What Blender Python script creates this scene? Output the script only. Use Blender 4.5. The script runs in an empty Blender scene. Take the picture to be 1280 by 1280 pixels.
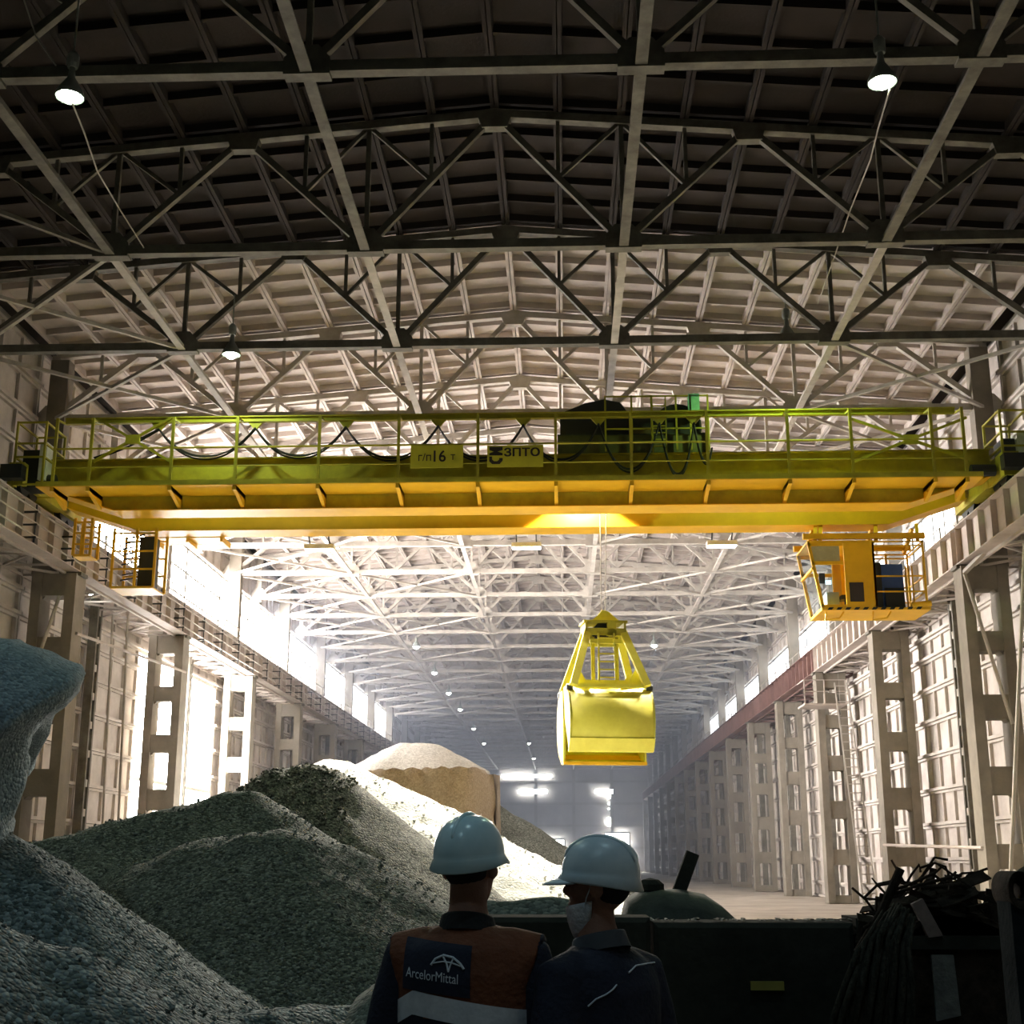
import bpy, bmesh, math, random
import numpy as np
from mathutils import Vector, Matrix, noise
from mathutils.bvhtree import BVHTree

random.seed(7)
R = math.radians
scn = bpy.context.scene
C = scn.collection

# ------------------------------------------------------------------ camera
F_PX = 1650.0
CAM_Z = 2.0
PITCH = math.atan(433.0 / F_PX)
YAW = math.atan(0.04 * math.cos(PITCH))
cam = bpy.data.cameras.new('camera')
cam.sensor_width = 36.0
cam.lens = 36.0 * F_PX / 1280.0
cam.clip_start = 0.05
cam.clip_end = 600
cam_ob = bpy.data.objects.new('camera', cam)
cam_ob.location = (0, 0, CAM_Z)
cam_ob.rotation_euler = (math.pi / 2 + PITCH, 0, YAW)
C.objects.link(cam_ob)
scn.camera = cam_ob

# ------------------------------------------------------------------ world, exposure
scn.view_settings.view_transform = 'Standard'
scn.view_settings.look = 'None'
scn.view_settings.gamma = 1.0
scn.view_settings.use_curve_mapping = False
scn.view_settings.exposure = 0.22
w = bpy.data.worlds.new('overcast_sky')
scn.world = w
w.use_nodes = True
w.node_tree.nodes['Background'].inputs[0].default_value = (0.80, 0.88, 1.0, 1)
w.node_tree.nodes['Background'].inputs[1].default_value = 1.0
scn.cycles.use_denoising = True
scn.cycles.use_adaptive_sampling = True
scn.cycles.adaptive_threshold = 0.02
scn.cycles.max_bounces = 6
scn.cycles.diffuse_bounces = 4
scn.cycles.glossy_bounces = 2
scn.cycles.transmission_bounces = 4
scn.cycles.transparent_max_bounces = 6
scn.cycles.volume_bounces = 0
scn.cycles.sample_clamp_indirect = 6.0
scn.cycles.caustics_reflective = False
scn.cycles.caustics_refractive = False

# strengths of the lights the place has
WIN_LEFT = 38.0        # daylight in the left clerestory glazing
WIN_RIGHT = 5.0
GATE = 50.0            # daylit gateway in the left wall
FLOOD = 12000.0         # crane floodlights, watts each
LAMP_NEAR = 440.0      # mercury lamps hung from the trusses
LAMP_FAR = 160.0
HAZE = 0.0055

# ------------------------------------------------------------------ helpers
CX = -1.5              # centre line of the hall


def at(px, py, d):
    """photo pixel -> world point on the plane Y = d"""
    cp, sp, cy, sy = math.cos(PITCH), math.sin(PITCH), math.cos(YAW), math.sin(YAW)
    x, y = (px - 640.0) / F_PX, (640.0 - py) / F_PX
    f = Vector((-sy * cp, cy * cp, sp))
    r = Vector((cy, sy, 0))
    u = r.cross(f)
    v = f + r * x + u * y
    t = d / v.y
    return Vector((v.x * t, d, CAM_Z + v.z * t))


class MB:
    def __init__(self):
        self.v = []
        self.f = []
        self.mi = []

    def quadbox(self, P, mi=0):
        b = len(self.v)
        self.v += [tuple(p) for p in P]
        for q in ((0, 3, 2, 1), (4, 5, 6, 7), (0, 1, 5, 4), (1, 2, 6, 5), (2, 3, 7, 6), (3, 0, 4, 7)):
            self.f.append(tuple(b + i for i in q))
            self.mi.append(mi)
        return self

    def bx(self, x0, x1, y0, y1, z0, z1, mi=0):
        return self.quadbox([(x0, y0, z0), (x1, y0, z0), (x1, y1, z0), (x0, y1, z0),
                             (x0, y0, z1), (x1, y0, z1), (x1, y1, z1), (x0, y1, z1)], mi)

    def beam(self, p, q, w, h, up=(0, 0, 1), mi=0):
        p, q = Vector(p), Vector(q)
        d = (q - p).normalized()
        u = Vector(up)
        if abs(d.dot(u)) > 0.98:
            u = Vector((0, 1, 0))
        s = d.cross(u).normalized()
        u = s.cross(d).normalized()
        s, u = s * (w / 2), u * (h / 2)
        return self.quadbox([p - s - u, p + s - u, q + s - u, q - s - u,
                             p - s + u, p + s + u, q + s + u, q - s + u], mi)

    def ring_loft(self, rings, cap=True, mi=0):
        b = len(self.v)
        n = len(rings[0])
        for r in rings:
            self.v += [tuple(p) for p in r]
        for i in range(len(rings) - 1):
            for j in range(n):
                k = (j + 1) % n
                self.f.append((b + i * n + j, b + i * n + k, b + (i + 1) * n + k, b + (i + 1) * n + j))
                self.mi.append(mi)
        if cap:
            self.f.append(tuple(b + j for j in reversed(range(n))))
            self.f.append(tuple(b + (len(rings) - 1) * n + j for j in range(n)))
            self.mi += [mi, mi]
        return self

    def tube(self, pts, r, n=8, cap=True, mi=0):
        pts = [Vector(p) for p in pts]
        rs = r if isinstance(r, (list, tuple)) else [r] * len(pts)
        rings = []
        prev = None
        for i, p in enumerate(pts):
            a = pts[max(0, i - 1)]
            c = pts[min(len(pts) - 1, i + 1)]
            d = (c - a).normalized()
            if prev is None:
                u = Vector((0, 0, 1)) if abs(d.z) < 0.9 else Vector((0, 1, 0))
            else:
                u = prev
            s = d.cross(u).normalized()
            u = s.cross(d).normalized()
            prev = u
            rings.append([p + (s * math.cos(2 * math.pi * j / n) + u * math.sin(2 * math.pi * j / n)) * rs[i] for j in range(n)])
        return self.ring_loft(rings, cap, mi)

    def lathe(self, prof, n=16, cx=0, cy=0, cz=0, mi=0, cap=True):
        rings = [[(cx + r * math.cos(2 * math.pi * j / n), cy + r * math.sin(2 * math.pi * j / n), cz + z) for j in range(n)] for r, z in prof]
        return self.ring_loft(rings, cap, mi)

    def prism(self, poly, y0, y1, mi=0):
        """polygon of (x, z) extruded along y"""
        return self.ring_loft([[(x, y0, z) for x, z in poly], [(x, y1, z) for x, z in poly]], True, mi)

    def ell(self, c, rx, ry, rz, n=16, m=10, mi=0):
        rings = []
        for i in range(m + 1):
            a = -math.pi / 2 + math.pi * i / m
            k = max(math.cos(a), 0.02)
            rings.append([(c[0] + rx * k * math.cos(2 * math.pi * j / n), c[1] + ry * k * math.sin(2 * math.pi * j / n), c[2] + rz * math.sin(a)) for j in range(n)])
        return self.ring_loft(rings, True, mi)

    def mesh(self, name, mats, smooth=False):
        me = bpy.data.meshes.new(name)
        me.from_pydata(self.v, [], self.f)
        mats = mats if isinstance(mats, (list, tuple)) else [mats]
        for m in mats:
            me.materials.append(m)
        if len(mats) > 1:
            me.polygons.foreach_set('material_index', self.mi)
        if smooth:
            me.polygons.foreach_set('use_smooth', [True] * len(me.polygons))
        me.update()
        return me

    def build(self, name, mats, parent=None, smooth=False, loc=None):
        return link(name, self.mesh(name, mats, smooth), parent, loc)


def link(name, data, parent=None, loc=None, rot=None):
    o = bpy.data.objects.new(name, data)
    C.objects.link(o)
    if parent is not None:
        o.parent = parent
    if loc is not None:
        o.location = loc
    if rot is not None:
        o.rotation_euler = rot
    return o


def empty(name, loc=(0, 0, 0), rz=0.0):
    o = link(name, None, None, loc, (0, 0, rz))
    o.empty_display_size = 0.2
    return o


def tag(o, label=None, cat=None, group=None, kind=None):
    if label:
        o['label'] = label
    if cat:
        o['category'] = cat
    if group:
        o['group'] = group
    if kind:
        o['kind'] = kind
    return o


def copy_tree(o, parent=None):
    c = o.copy()
    C.objects.link(c)
    c.parent = parent
    for ch in KIDS.get(o.name, ()):
        copy_tree(ch, c)
    return c


KIDS = {}


def note_kids(o):
    """children lists kept by hand, so that copies need no scene update"""
    kids = [x for x in C.objects if x.parent == o]
    KIDS[o.name] = kids
    for k in kids:
        note_kids(k)


ORD = ['first', 'second', 'third', 'fourth', 'fifth', 'sixth', 'seventh', 'eighth', 'ninth', 'tenth', 'eleventh',
       'twelfth', 'thirteenth', 'fourteenth', 'fifteenth', 'sixteenth', 'seventeenth', 'eighteenth', 'nineteenth',
       'twentieth', 'twenty-first', 'twenty-second', 'twenty-third', 'twenty-fourth', 'twenty-fifth', 'twenty-sixth',
       'twenty-seventh', 'twenty-eighth', 'twenty-ninth', 'thirtieth', 'thirty-first', 'thirty-second', 'thirty-third', 'thirty-fourth', 'thirty-fifth']


# ------------------------------------------------------------------ materials
def pm(name, c1, c2, scale=1.0, rough=0.85, bump=0.0, bscale=30.0, metal=0.0, detail=5.0, lo=0.3, hi=0.7, stretch=None):
    m = bpy.data.materials.new(name)
    m.use_nodes = True
    nt = m.node_tree
    b = nt.nodes['Principled BSDF']
    b.inputs['Roughness'].default_value = rough
    b.inputs['Metallic'].default_value = metal
    g = nt.nodes.new('ShaderNodeNewGeometry')
    src = g.outputs['Position']
    if stretch:
        mp = nt.nodes.new('ShaderNodeMapping')
        mp.inputs['Scale'].default_value = stretch
        nt.links.new(src, mp.inputs['Vector'])
        src = mp.outputs[0]
    n = nt.nodes.new('ShaderNodeTexNoise')
    n.inputs['Scale'].default_value = scale
    n.inputs['Detail'].default_value = detail
    n.inputs['Roughness'].default_value = 0.65
    nt.links.new(src, n.inputs['Vector'])
    r = nt.nodes.new('ShaderNodeValToRGB')
    r.color_ramp.elements[0].position = lo
    r.color_ramp.elements[1].position = hi
    r.color_ramp.elements[0].color = (*c1, 1)
    r.color_ramp.elements[1].color = (*c2, 1)
    nt.links.new(n.outputs['Fac'], r.inputs[0])
    nt.links.new(r.outputs[0], b.inputs['Base Color'])
    if bump:
        n2 = nt.nodes.new('ShaderNodeTexNoise')
        n2.inputs['Scale'].default_value = bscale
        n2.inputs['Detail'].default_value = 4
        nt.links.new(g.outputs['Position'], n2.inputs['Vector'])
        bp = nt.nodes.new('ShaderNodeBump')
        bp.inputs['Strength'].default_value = bump
        bp.inputs['Distance'].default_value = 0.02
        nt.links.new(n2.outputs['Fac'], bp.inputs['Height'])
        nt.links.new(bp.outputs[0], b.inputs['Normal'])
    return m


def gravel(name, cols, scale=14.0, bump=0.9, dist=0.05, patch=None):
    """loose stone: every voronoi cell a stone with a tone of its own"""
    m = bpy.data.materials.new(name)
    m.use_nodes = True
    nt = m.node_tree
    b = nt.nodes['Principled BSDF']
    b.inputs['Roughness'].default_value = 0.9
    g = nt.nodes.new('ShaderNodeNewGeometry')
    v = nt.nodes.new('ShaderNodeTexVoronoi')
    v.inputs['Scale'].default_value = scale
    nt.links.new(g.outputs['Position'], v.inputs['Vector'])
    sep = nt.nodes.new('ShaderNodeSeparateColor')
    nt.links.new(v.outputs['Color'], sep.inputs[0])
    n = nt.nodes.new('ShaderNodeTexNoise')
    n.inputs['Scale'].default_value = 0.9
    n.inputs['Detail'].default_value = 6
    nt.links.new(g.outputs['Position'], n.inputs['Vector'])
    mx = nt.nodes.new('ShaderNodeMath')
    mx.operation = 'MULTIPLY_ADD'
    mx.inputs[1].default_value = 0.7
    nt.links.new(sep.outputs[0], mx.inputs[0])
    sc = nt.nodes.new('ShaderNodeMath')
    sc.operation = 'MULTIPLY'
    sc.inputs[1].default_value = 0.3
    nt.links.new(n.outputs['Fac'], sc.inputs[0])
    nt.links.new(sc.outputs[0], mx.inputs[2])
    r = nt.nodes.new('ShaderNodeValToRGB')
    cr = r.color_ramp
    cr.elements[0].color = (*cols[0], 1)
    cr.elements[1].color = (*cols[-1], 1)
    cr.elements[0].position = 0.05
    cr.elements[1].position = 0.95
    for i, c in enumerate(cols[1:-1]):
        e = cr.elements.new((i + 1) / (len(cols) - 1))
        e.color = (*c, 1)
    nt.links.new(mx.outputs[0], r.inputs[0])
    nt.links.new(r.outputs[0], b.inputs['Base Color'])
    bp = nt.nodes.new('ShaderNodeBump')
    bp.inputs['Strength'].default_value = bump
    bp.inputs['Distance'].default_value = dist
    bp.invert = True
    nt.links.new(v.outputs['Distance'], bp.inputs['Height'])
    nt.links.new(bp.outputs[0], b.inputs['Normal'])
    return m


def emit(name, col, strength):
    m = bpy.data.materials.new(name)
    m.use_nodes = True
    nt = m.node_tree
    b = nt.nodes['Principled BSDF']
    b.inputs['Base Color'].default_value = (0.8, 0.8, 0.8, 1)
    b.inputs['Emission Color'].default_value = (*col, 1)
    b.inputs['Emission Strength'].default_value = strength
    return m


def flat(name, col, rough=0.6, metal=0.0):
    return pm(name, tuple(x * 0.85 for x in col), tuple(min(1, x * 1.1) for x in col), 6.0, rough, 0, 30, metal)


def glass(name, tint=(0.9, 0.95, 0.97)):
    m = bpy.data.materials.new(name)
    m.use_nodes = True
    nt = m.node_tree
    nt.nodes.remove(nt.nodes['Principled BSDF'])
    tr = nt.nodes.new('ShaderNodeBsdfTransparent')
    tr.inputs[0].default_value = (*tint, 1)
    gl = nt.nodes.new('ShaderNodeBsdfGlossy')
    gl.inputs['Roughness'].default_value = 0.08
    mix = nt.nodes.new('ShaderNodeMixShader')
    mix.inputs[0].default_value = 0.12
    nt.links.new(tr.outputs[0], mix.inputs[1])
    nt.links.new(gl.outputs[0], mix.inputs[2])
    nt.links.new(mix.outputs[0], nt.nodes['Material Output'].inputs[0])
    return m


M = {}
M['panel'] = pm('dusty_concrete_panel', (0.40, 0.36, 0.325), (0.60, 0.555, 0.51), 0.9, 0.92, 0.25, 12)
M['slab_dim'] = pm('shaded_brown_slab', (0.008, 0.0055, 0.0045), (0.024, 0.015, 0.0115), 0.5, 0.95, 0.25, 12)  # brown near slabs, coloured darker still to stand for the dim bays
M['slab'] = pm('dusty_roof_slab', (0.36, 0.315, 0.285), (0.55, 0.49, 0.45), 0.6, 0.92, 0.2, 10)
M['column'] = pm('grey_brown_concrete', (0.15, 0.132, 0.105), (0.26, 0.232, 0.19), 0.7, 0.9, 0.3, 14)
M['wall_plain'] = pm('old_plaster_wall', (0.22, 0.20, 0.18), (0.36, 0.33, 0.30), 0.35, 0.92, 0.2, 8)
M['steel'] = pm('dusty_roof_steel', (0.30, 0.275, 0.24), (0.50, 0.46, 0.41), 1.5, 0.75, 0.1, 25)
M['steel_near'] = pm('shade_dark_steel', (0.07, 0.064, 0.049), (0.17, 0.157, 0.127), 2.2, 0.75, 0.2, 25)  # roof steel darkened in colour so the near trusses read as shaded
M['beam_pale'] = pm('dusty_beam_paint', (0.36, 0.31, 0.27), (0.52, 0.46, 0.42), 0.8, 0.75, 0.1, 20)
M['beam_red'] = pm('red_primer_beam', (0.13, 0.07, 0.062), (0.24, 0.145, 0.13), 0.7, 0.75, 0.1, 20)
M['yellow'] = pm('crane_yellow_paint', (0.64, 0.345, 0.008), (0.84, 0.49, 0.015), 0.7, 0.5, 0.05, 20, lo=0.25, hi=0.6)
M['yellow_dirty'] = pm('grimy_crane_yellow', (0.28, 0.24, 0.02), (0.52, 0.47, 0.03), 1.2, 0.6, 0.05, 20)
M['grab_yellow'] = pm('grab_yellow_paint', (0.62, 0.56, 0.05), (0.80, 0.74, 0.10), 1.5, 0.5, 0.08, 20)
M['dark'] = flat('oily_black_steel', (0.02, 0.022, 0.022), 0.5)
M['rubber'] = flat('black_cable_rubber', (0.012, 0.012, 0.014), 0.7)
M['greenbox'] = flat('green_cabinet_paint', (0.25, 0.62, 0.42), 0.5)
M['blue'] = flat('blue_cabinet_paint', (0.04, 0.10, 0.33), 0.5)
M['white'] = flat('white_paint', (0.75, 0.75, 0.72), 0.6)
M['glass'] = glass('cab_glass')
M['floor'] = pm('dusty_earth_floor', (0.30, 0.26, 0.215), (0.52, 0.47, 0.40), 0.35, 0.95, 0.5, 6)
M['win_left'] = emit('daylight_left_glazing', (1.0, 0.93, 0.88), WIN_LEFT)
M['win_left_dull'] = emit('daylight_dimmed_glazing', (0.95, 0.93, 0.95), WIN_LEFT * 0.18)  # farther panes given a weaker glow so the far roof stays dark
M['win_right'] = emit('daylight_right_glazing', (0.86, 0.92, 1.0), WIN_RIGHT)
M['gate'] = emit('daylight_gateway', (1.0, 0.95, 0.92), GATE)
M['win_end'] = emit('daylight_end_glazing', (0.80, 0.88, 1.0), 45.0)
M['lens'] = emit('floodlight_lens', (1.0, 0.90, 0.72), 40.0)
M['bulb'] = emit('mercury_bulb', (0.80, 1.0, 0.72), 60.0)
M['bulb_far'] = emit('lamp_bulb', (0.92, 0.98, 0.92), 40.0)
M['shade'] = flat('grey_lamp_enamel', (0.22, 0.24, 0.22), 0.5)


def spot(name, loc, target, watts, col, angle=120, blend=0.4, size=0.2, parent=None):
    l = bpy.data.lights.new(name, 'SPOT')
    l.energy = watts
    l.color = col
    l.spot_size = R(angle)
    l.spot_blend = blend
    l.shadow_soft_size = size
    o = bpy.data.objects.new(name, l)
    C.objects.link(o)
    loc = Vector(loc)
    o.location = loc
    o.rotation_euler = (Vector(target) - loc).to_track_quat('-Z', 'Y').to_euler()
    if parent is not None:
        o.parent = parent
        o.location = loc - parent.location
    return o
# ================================================================== THE HALL
Y_END = 214.0
Y_BACK = -14.0
T = [14.9, 20.9] + [28.1 + 6 * k for k in range(32)]     # truss planes
COLS = [28.1 + 12 * k for k in range(16)]
Z_CHORD = 15.8


def z_roof(u):
    return 19.2 - abs(u) / 12.0


def X(s, u):
    return CX + s * u


# ---- floor: flat earth floor with shallow ruts
def make_floor():
    xs = np.linspace(-19, 16, 60)
    ys = np.concatenate([np.linspace(Y_BACK, 60, 80), np.linspace(62, Y_END + 1, 60)])
    mb = MB()
    for y in ys:
        for x in xs:
            z = 0.05 * noise.noise(Vector((x * 0.3, y * 0.3, 0))) + 0.02 * noise.noise(Vector((x * 1.3, y * 1.3, 4)))
            mb.v.append((x, y, z - 0.04))
    n = len(xs)
    for i in range(len(ys) - 1):
        for j in range(n - 1):
            mb.f.append((i * n + j, i * n + j + 1, (i + 1) * n + j + 1, (i + 1) * n + j))
            mb.mi.append(0)
    o = mb.build('floor', M['floor'], smooth=True)
    tag(o, 'dusty pale earth floor of the hall', None, None, 'structure')


make_floor()

# ---- ceiling: ribbed slabs, each 1.5 m wide, spanning from truss to truss
ceiling = empty('ceiling', (CX, 0, 0))
tag(ceiling, 'low gabled roof of ribbed concrete slabs', None, None, 'structure')


def slab_builder(mb, L, x0=0.0, y0=0.0, zf=None, w=1.5):
    zf = zf or (lambda x: 0.0)

    def bx(a, b, c, d, e, f):
        P = [(a, c, e), (b, c, e), (b, d, e), (a, d, e), (a, c, f), (b, c, f), (b, d, f), (a, d, f)]
        mb.quadbox([(x0 + p[0], y0 + p[1], p[2] + zf(x0 + p[0])) for p in P])
    h = w / 2
    bx(-h, h, 0, L, 0.30, 0.36)
    bx(-h + 0.01, -h + 0.10, 0.0, L, 0.0, 0.31)
    bx(h - 0.10, h - 0.01, 0.0, L, 0.0, 0.31)
    nr = 6
    for i in range(nr):
        y = 0.12 + (L - 0.24) * i / (nr - 1)
        bx(-h + 0.1, h - 0.1, y - 0.06, y + 0.06, 0.10, 0.31)


slab_meshes = {}
n_slab = 0
far = MB()
for k in range(len(T) - 1):
    L = T[k + 1] - T[k]
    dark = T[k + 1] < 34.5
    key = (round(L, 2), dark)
    for i in range(20):
        u = -14.25 + 1.5 * i
        if T[k] < 106:
            if key not in slab_meshes:
                mb = MB()
                slab_builder(mb, L - 0.02)
                slab_meshes[key] = mb.mesh('roof_slab', M['slab_dim'] if dark else M['slab'])
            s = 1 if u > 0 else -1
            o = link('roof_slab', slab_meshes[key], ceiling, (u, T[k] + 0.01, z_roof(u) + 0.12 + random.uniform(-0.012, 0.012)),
                     (0, s * math.atan(1 / 12.0), 0))
            n_slab += 1
        else:
            slab_builder(far, L - 0.02, u, T[k] + 0.01, lambda x: z_roof(x) + 0.12)
o = far.build('roof_slab_field', M['slab'], ceiling)
tag(o, 'far roof slabs', None, None, 'stuff')
mb = MB()
for s in (-1, 1):
    mb.quadbox([(0, Y_BACK, 19.75), (s * 16.4, Y_BACK, 18.4), (s * 16.4, Y_END + 1, 18.4), (0, Y_END + 1, 19.75),
                (0, Y_BACK, 19.95), (s * 16.4, Y_BACK, 18.6), (s * 16.4, Y_END + 1, 18.6), (0, Y_END + 1, 19.95)])
mb.build('roof_deck', M['slab_dim'], ceiling)

# ---- walls: outer skin, ribbed panels in front of it, glazing above the crane beams
PZ = [0.0, 0.72, 1.94, 3.2, 4.45, 5.75, 7.0, 8.2, 9.35, 10.15, 11.0, 12.2]
PZ_TOP = [15.7, 16.9, 18.1]


def panel_mesh(h, mirror):
    """6 m panel in the plane x = 0, ribs standing out to the -x side"""
    mb = MB()
    L = 5.96
    s = -1 if mirror else 1

    def bx(a, b, c, d, e, f):
        a, b = sorted((a * s, b * s))
        mb.bx(a, b, c, d, e, f)
    bx(0.0, 0.06, 0, L, 0.005, h - 0.005)
    bx(-0.22, 0.0, 0, L, 0.0, 0.11)                       # dusty lower lip
    bx(-0.12, 0.0, 0, L, h - 0.10, h - 0.01)
    for i in range(5):
        y = 0.06 + (L - 0.12) * i / 4
        bx(-0.11, 0.0, y - 0.05, y + 0.05, 0.1, h - 0.1)
    return mb


gate_bay = {(-1, 52.1), (-1, 58.1)}
pmesh = {}
walls = {}
for s, side in ((1, 'right'), (-1, 'left')):
    wl = empty('wall_' + side, (X(s, 15.6), 0, 0))
    walls[s] = wl
    tag(wl, 'long %s wall of ribbed concrete panels' % side, None, None, 'structure')
    far = MB()
    for k in range(31):
        y0 = 28.1 + 6 * k
        if (s, y0) in gate_bay:
            zs = [(10.15, 11.0), (11.0, 12.2)] + list(zip(PZ_TOP[:-1], PZ_TOP[1:]))
        else:
            zs = list(zip(PZ[:-1], PZ[1:])) + list(zip(PZ_TOP[:-1], PZ_TOP[1:]))
        if y0 < 44 or y0 > 129:
            zs += [(12.2, 13.4), (13.4, 14.6), (14.6, 15.7)]
        elif s > 0:
            zs += [(12.2, 13.4), (14.8, 15.7)]
        for z0, z1 in zs:
            h = round(z1 - z0, 3)
            if y0 < 112:
                if (s, h) not in pmesh:
                    pmesh[(s, h)] = panel_mesh(h, s < 0).mesh('wall_panel', M['panel'])
                link('wall_panel', pmesh[(s, h)], wl, (random.uniform(-0.01, 0.01), y0 + 0.02, z0))
            else:
                p = panel_mesh(h, s < 0)
                b = len(far.v)
                far.v += [(a, c + y0 + 0.02, e + z0) for a, c, e in p.v]
                far.f += [tuple(b + i for i in q) for q in p.f]
                far.mi += p.mi
    o = far.build('wall_panel_field', M['panel'], wl)
    tag(o, 'far wall panels', None, None, 'stuff')
    mb = MB()
    mb.bx(min(0.1 * s, 0.4 * s), max(0.1 * s, 0.4 * s), Y_BACK, Y_END + 1, -0.2, 19.2)
    mb.build('outer_skin', M['wall_plain'], wl)

# end wall and the wall behind the camera
end = empty('wall_end', (CX, Y_END, 0))
tag(end, 'hazy far end wall of the hall', None, None, 'structure')
mb = MB()
mb.bx(-16.2, 16.2, 0, 0.4, -0.1, 19.6)
mb.build('outer_skin', M['wall_plain'], end)
for i in range(6):
    MB().bx(-15 + 6 * i - 0.25, -15 + 6 * i + 0.25, -0.5, 0.0, 0, 18.5).build('pilaster', M['column'], end)
for z in (3.4, 6.8, 10.2, 13.6):
    MB().bx(-15.5, 15.5, -0.25, 0.0, z, z + 0.35).build('ledge', M['column'], end)
bk = MB().bx(-16.2, 16.2, -0.4, 0, -0.1, 19.6).build('wall_back', M['wall_plain'], None, loc=(CX, Y_BACK, 0))
tag(bk, 'plain wall behind the viewer', None, None, 'structure')

# ---- glazing bands above the crane beams
wn = [0]
for s, side in ((-1, 'left'), (1, 'right')):
    mb = MB()
    fr = MB()
    L = 5.96
    hw = 3.42 if s < 0 else 1.32
    mb.bx(-0.02, 0.02, 0.08, L - 0.08, 0.08, hw)
    for z in ((0.0, 1.15, 2.3, hw) if s < 0 else (0.0, hw)):
        fr.bx(-0.05, 0.05, 0, L, z, z + 0.08)
    for i in range(5):
        fr.bx(-0.05, 0.05, (L - 0.08) * i / 4, (L - 0.08) * i / 4 + 0.08, 0, hw + 0.08)
    dull_me = mb.mesh('pane', M['win_left_dull'])
    pane_me = mb.mesh('pane', M['win_left'] if s < 0 else M['win_right'])
    frame_me = fr.mesh('window_frame', M['steel_near'])
    for k in range(28):
        y0 = 46.1 + 6 * k
        if y0 > 128:
            break
        wn[0] += 1
        o = empty('window_%d' % wn[0], (X(s, 15.6), y0 + 0.02, 12.2 if s < 0 else 13.4))
        tag(o, '%s daylit window of the glazing band along the %s wall' % (ORD[k], side), None, 'glazing along the %s wall' % side, 'structure')
        link('pane', dull_me if (s < 0 and k > 5) else pane_me, o)
        link('window_frame', frame_me, o)

# daylit gateway in the left wall, two bays wide
door = empty('door_1', (X(-1, 15.6), 52.1, 0))
tag(door, 'tall daylit gateway of pale translucent sheets in the left wall', None, None, 'structure')
for i in range(4):
    MB().bx(-0.03, 0.03, 0.1 + 3 * i, 2.95 + 3 * i, 0.3, 10.0).build('gate_sheet', M['gate'], door)
for i in range(5):
    MB().bx(-0.08, 0.08, 3 * i - 0.07 + 0.02, 3 * i + 0.07, 0, 10.15).build('gate_post', M['steel'], door)
for z in (0.1, 5.0, 10.0):
    MB().bx(-0.10, 0.10, 0.0, 12.0, z, z + 0.15).build('gate_rail', M['steel'], door)

# openings in the end wall
for i, (xa, xb, ya, yb, what) in enumerate([
        (627, 690, 968, 972, 'upper strip window high in the far end wall'),
        (648, 684, 987, 992, 'lower left strip window in the far end wall'),
        (744, 766, 987, 992, 'lower right strip window in the far end wall'),
        (759, 763, 993, 998, 'topmost small pane of the vertical row in the far end wall'),
        (760, 762, 1003, 1006, 'upper middle small pane of the vertical row in the far end wall'),
        (760, 762, 1010, 1012, 'lower middle small pane of the vertical row in the far end wall'),
        (759, 763, 1022, 1033, 'lowest and tallest pane of the vertical row in the far end wall')]):
    a, b = at(xa, yb, Y_END - 0.6), at(xb, ya, Y_END - 0.6)
    wn[0] += 1
    o = empty('window_%d' % wn[0], (a.x, Y_END - 0.6, a.z))
    tag(o, what, None, None, 'structure')
    W_, H_ = b.x - a.x, b.z - a.z
    MB().bx(0, W_, 0, 0.05, 0, H_).build('pane', M['win_end'], o)
    f = MB()
    f.bx(-0.1, W_ + 0.1, -0.05, 0.1, -0.12, 0).bx(-0.1, W_ + 0.1, -0.05, 0.1, H_, H_ + 0.12)
    f.build('window_frame', M['steel_near'], o)
for i, (xa, xb, ya, yb, what) in enumerate([
        (672, 705, 1050, 1064, 'bright low opening in the far end wall, left of the pair'),
        (758, 786, 1042, 1084, 'bright tall doorway in the far end wall, right of the pair')]):
    a, b = at(xa, yb, Y_END - 0.6), at(xb, ya, Y_END - 0.6)
    o = empty('door_%d' % (i + 2), (a.x, Y_END - 0.6, max(a.z, 0.05)))
    tag(o, what, None, None, 'structure')
    W_, H_ = b.x - a.x, b.z - max(a.z, 0.05)
    MB().bx(0, W_, 0, 0.05, 0, H_).build('pane', M['win_end'], o)
    f = MB()
    f.bx(-0.3, 0, -0.1, 0.1, 0, H_).bx(W_, W_ + 0.3, -0.1, 0.1, 0, H_).bx(-0.3, W_ + 0.3, -0.1, 0.1, H_, H_ + 0.3)
    f.build('door_frame', M['column'], o)

# ================================================================== TWO-BRANCH CONCRETE COLUMNS
OPEN = [(0.35, 1.7), (2.4, 3.8), (4.6, 6.0), (6.7, 8.0), (8.6, 9.9)]


def column_proto(s):
    o = empty('concrete_column', (0, 0, 0))
    mb = MB()
    x = lambda u: s * u

    def bx(name, u0, u1, y0, y1, z0, z1, mat=M['column']):
        a, b = sorted((x(u0), x(u1)))
        m = MB()
        m.bx(a, b, y0, y1, z0, z1)
        return m.build(name, mat, o)
    bx('inner_branch', 13.6, 13.93, -0.42, 0.42, 0, 10.6)
    bx('outer_branch', 14.68, 15.0, -0.42, 0.42, 0, 10.6)
    lv = [0.0] + [z for q in OPEN for z in q] + [10.6]
    for i in range(0, len(lv), 2):
        z0, z1 = lv[i], lv[i + 1]
        a, b = sorted((x(13.9), x(14.7)))
        m = MB()
        # bar with haunched corners
        hz = 0.12
        poly = [(a, z0), (b, z0), (b, z1), (a, z1)]
        m.prism(poly, -0.36, 0.36)
        if z0 > 0.1:
            m.prism([(a, z0 - hz), (a + hz, z0), (a, z0)], -0.24, 0.24)
            m.prism([(b, z0 - hz), (b, z0), (b - hz, z0)], -0.24, 0.24)
        m.build('crossbar', M['column'], o)
    bx('upper_shaft', 14.5, 15.1, -0.25, 0.25, 10.6, 17.75)
    bx('bearing_plate', 13.5, 14.2, -0.3, 0.3, 10.55, 10.66, M['steel_near'])
    return o


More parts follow.
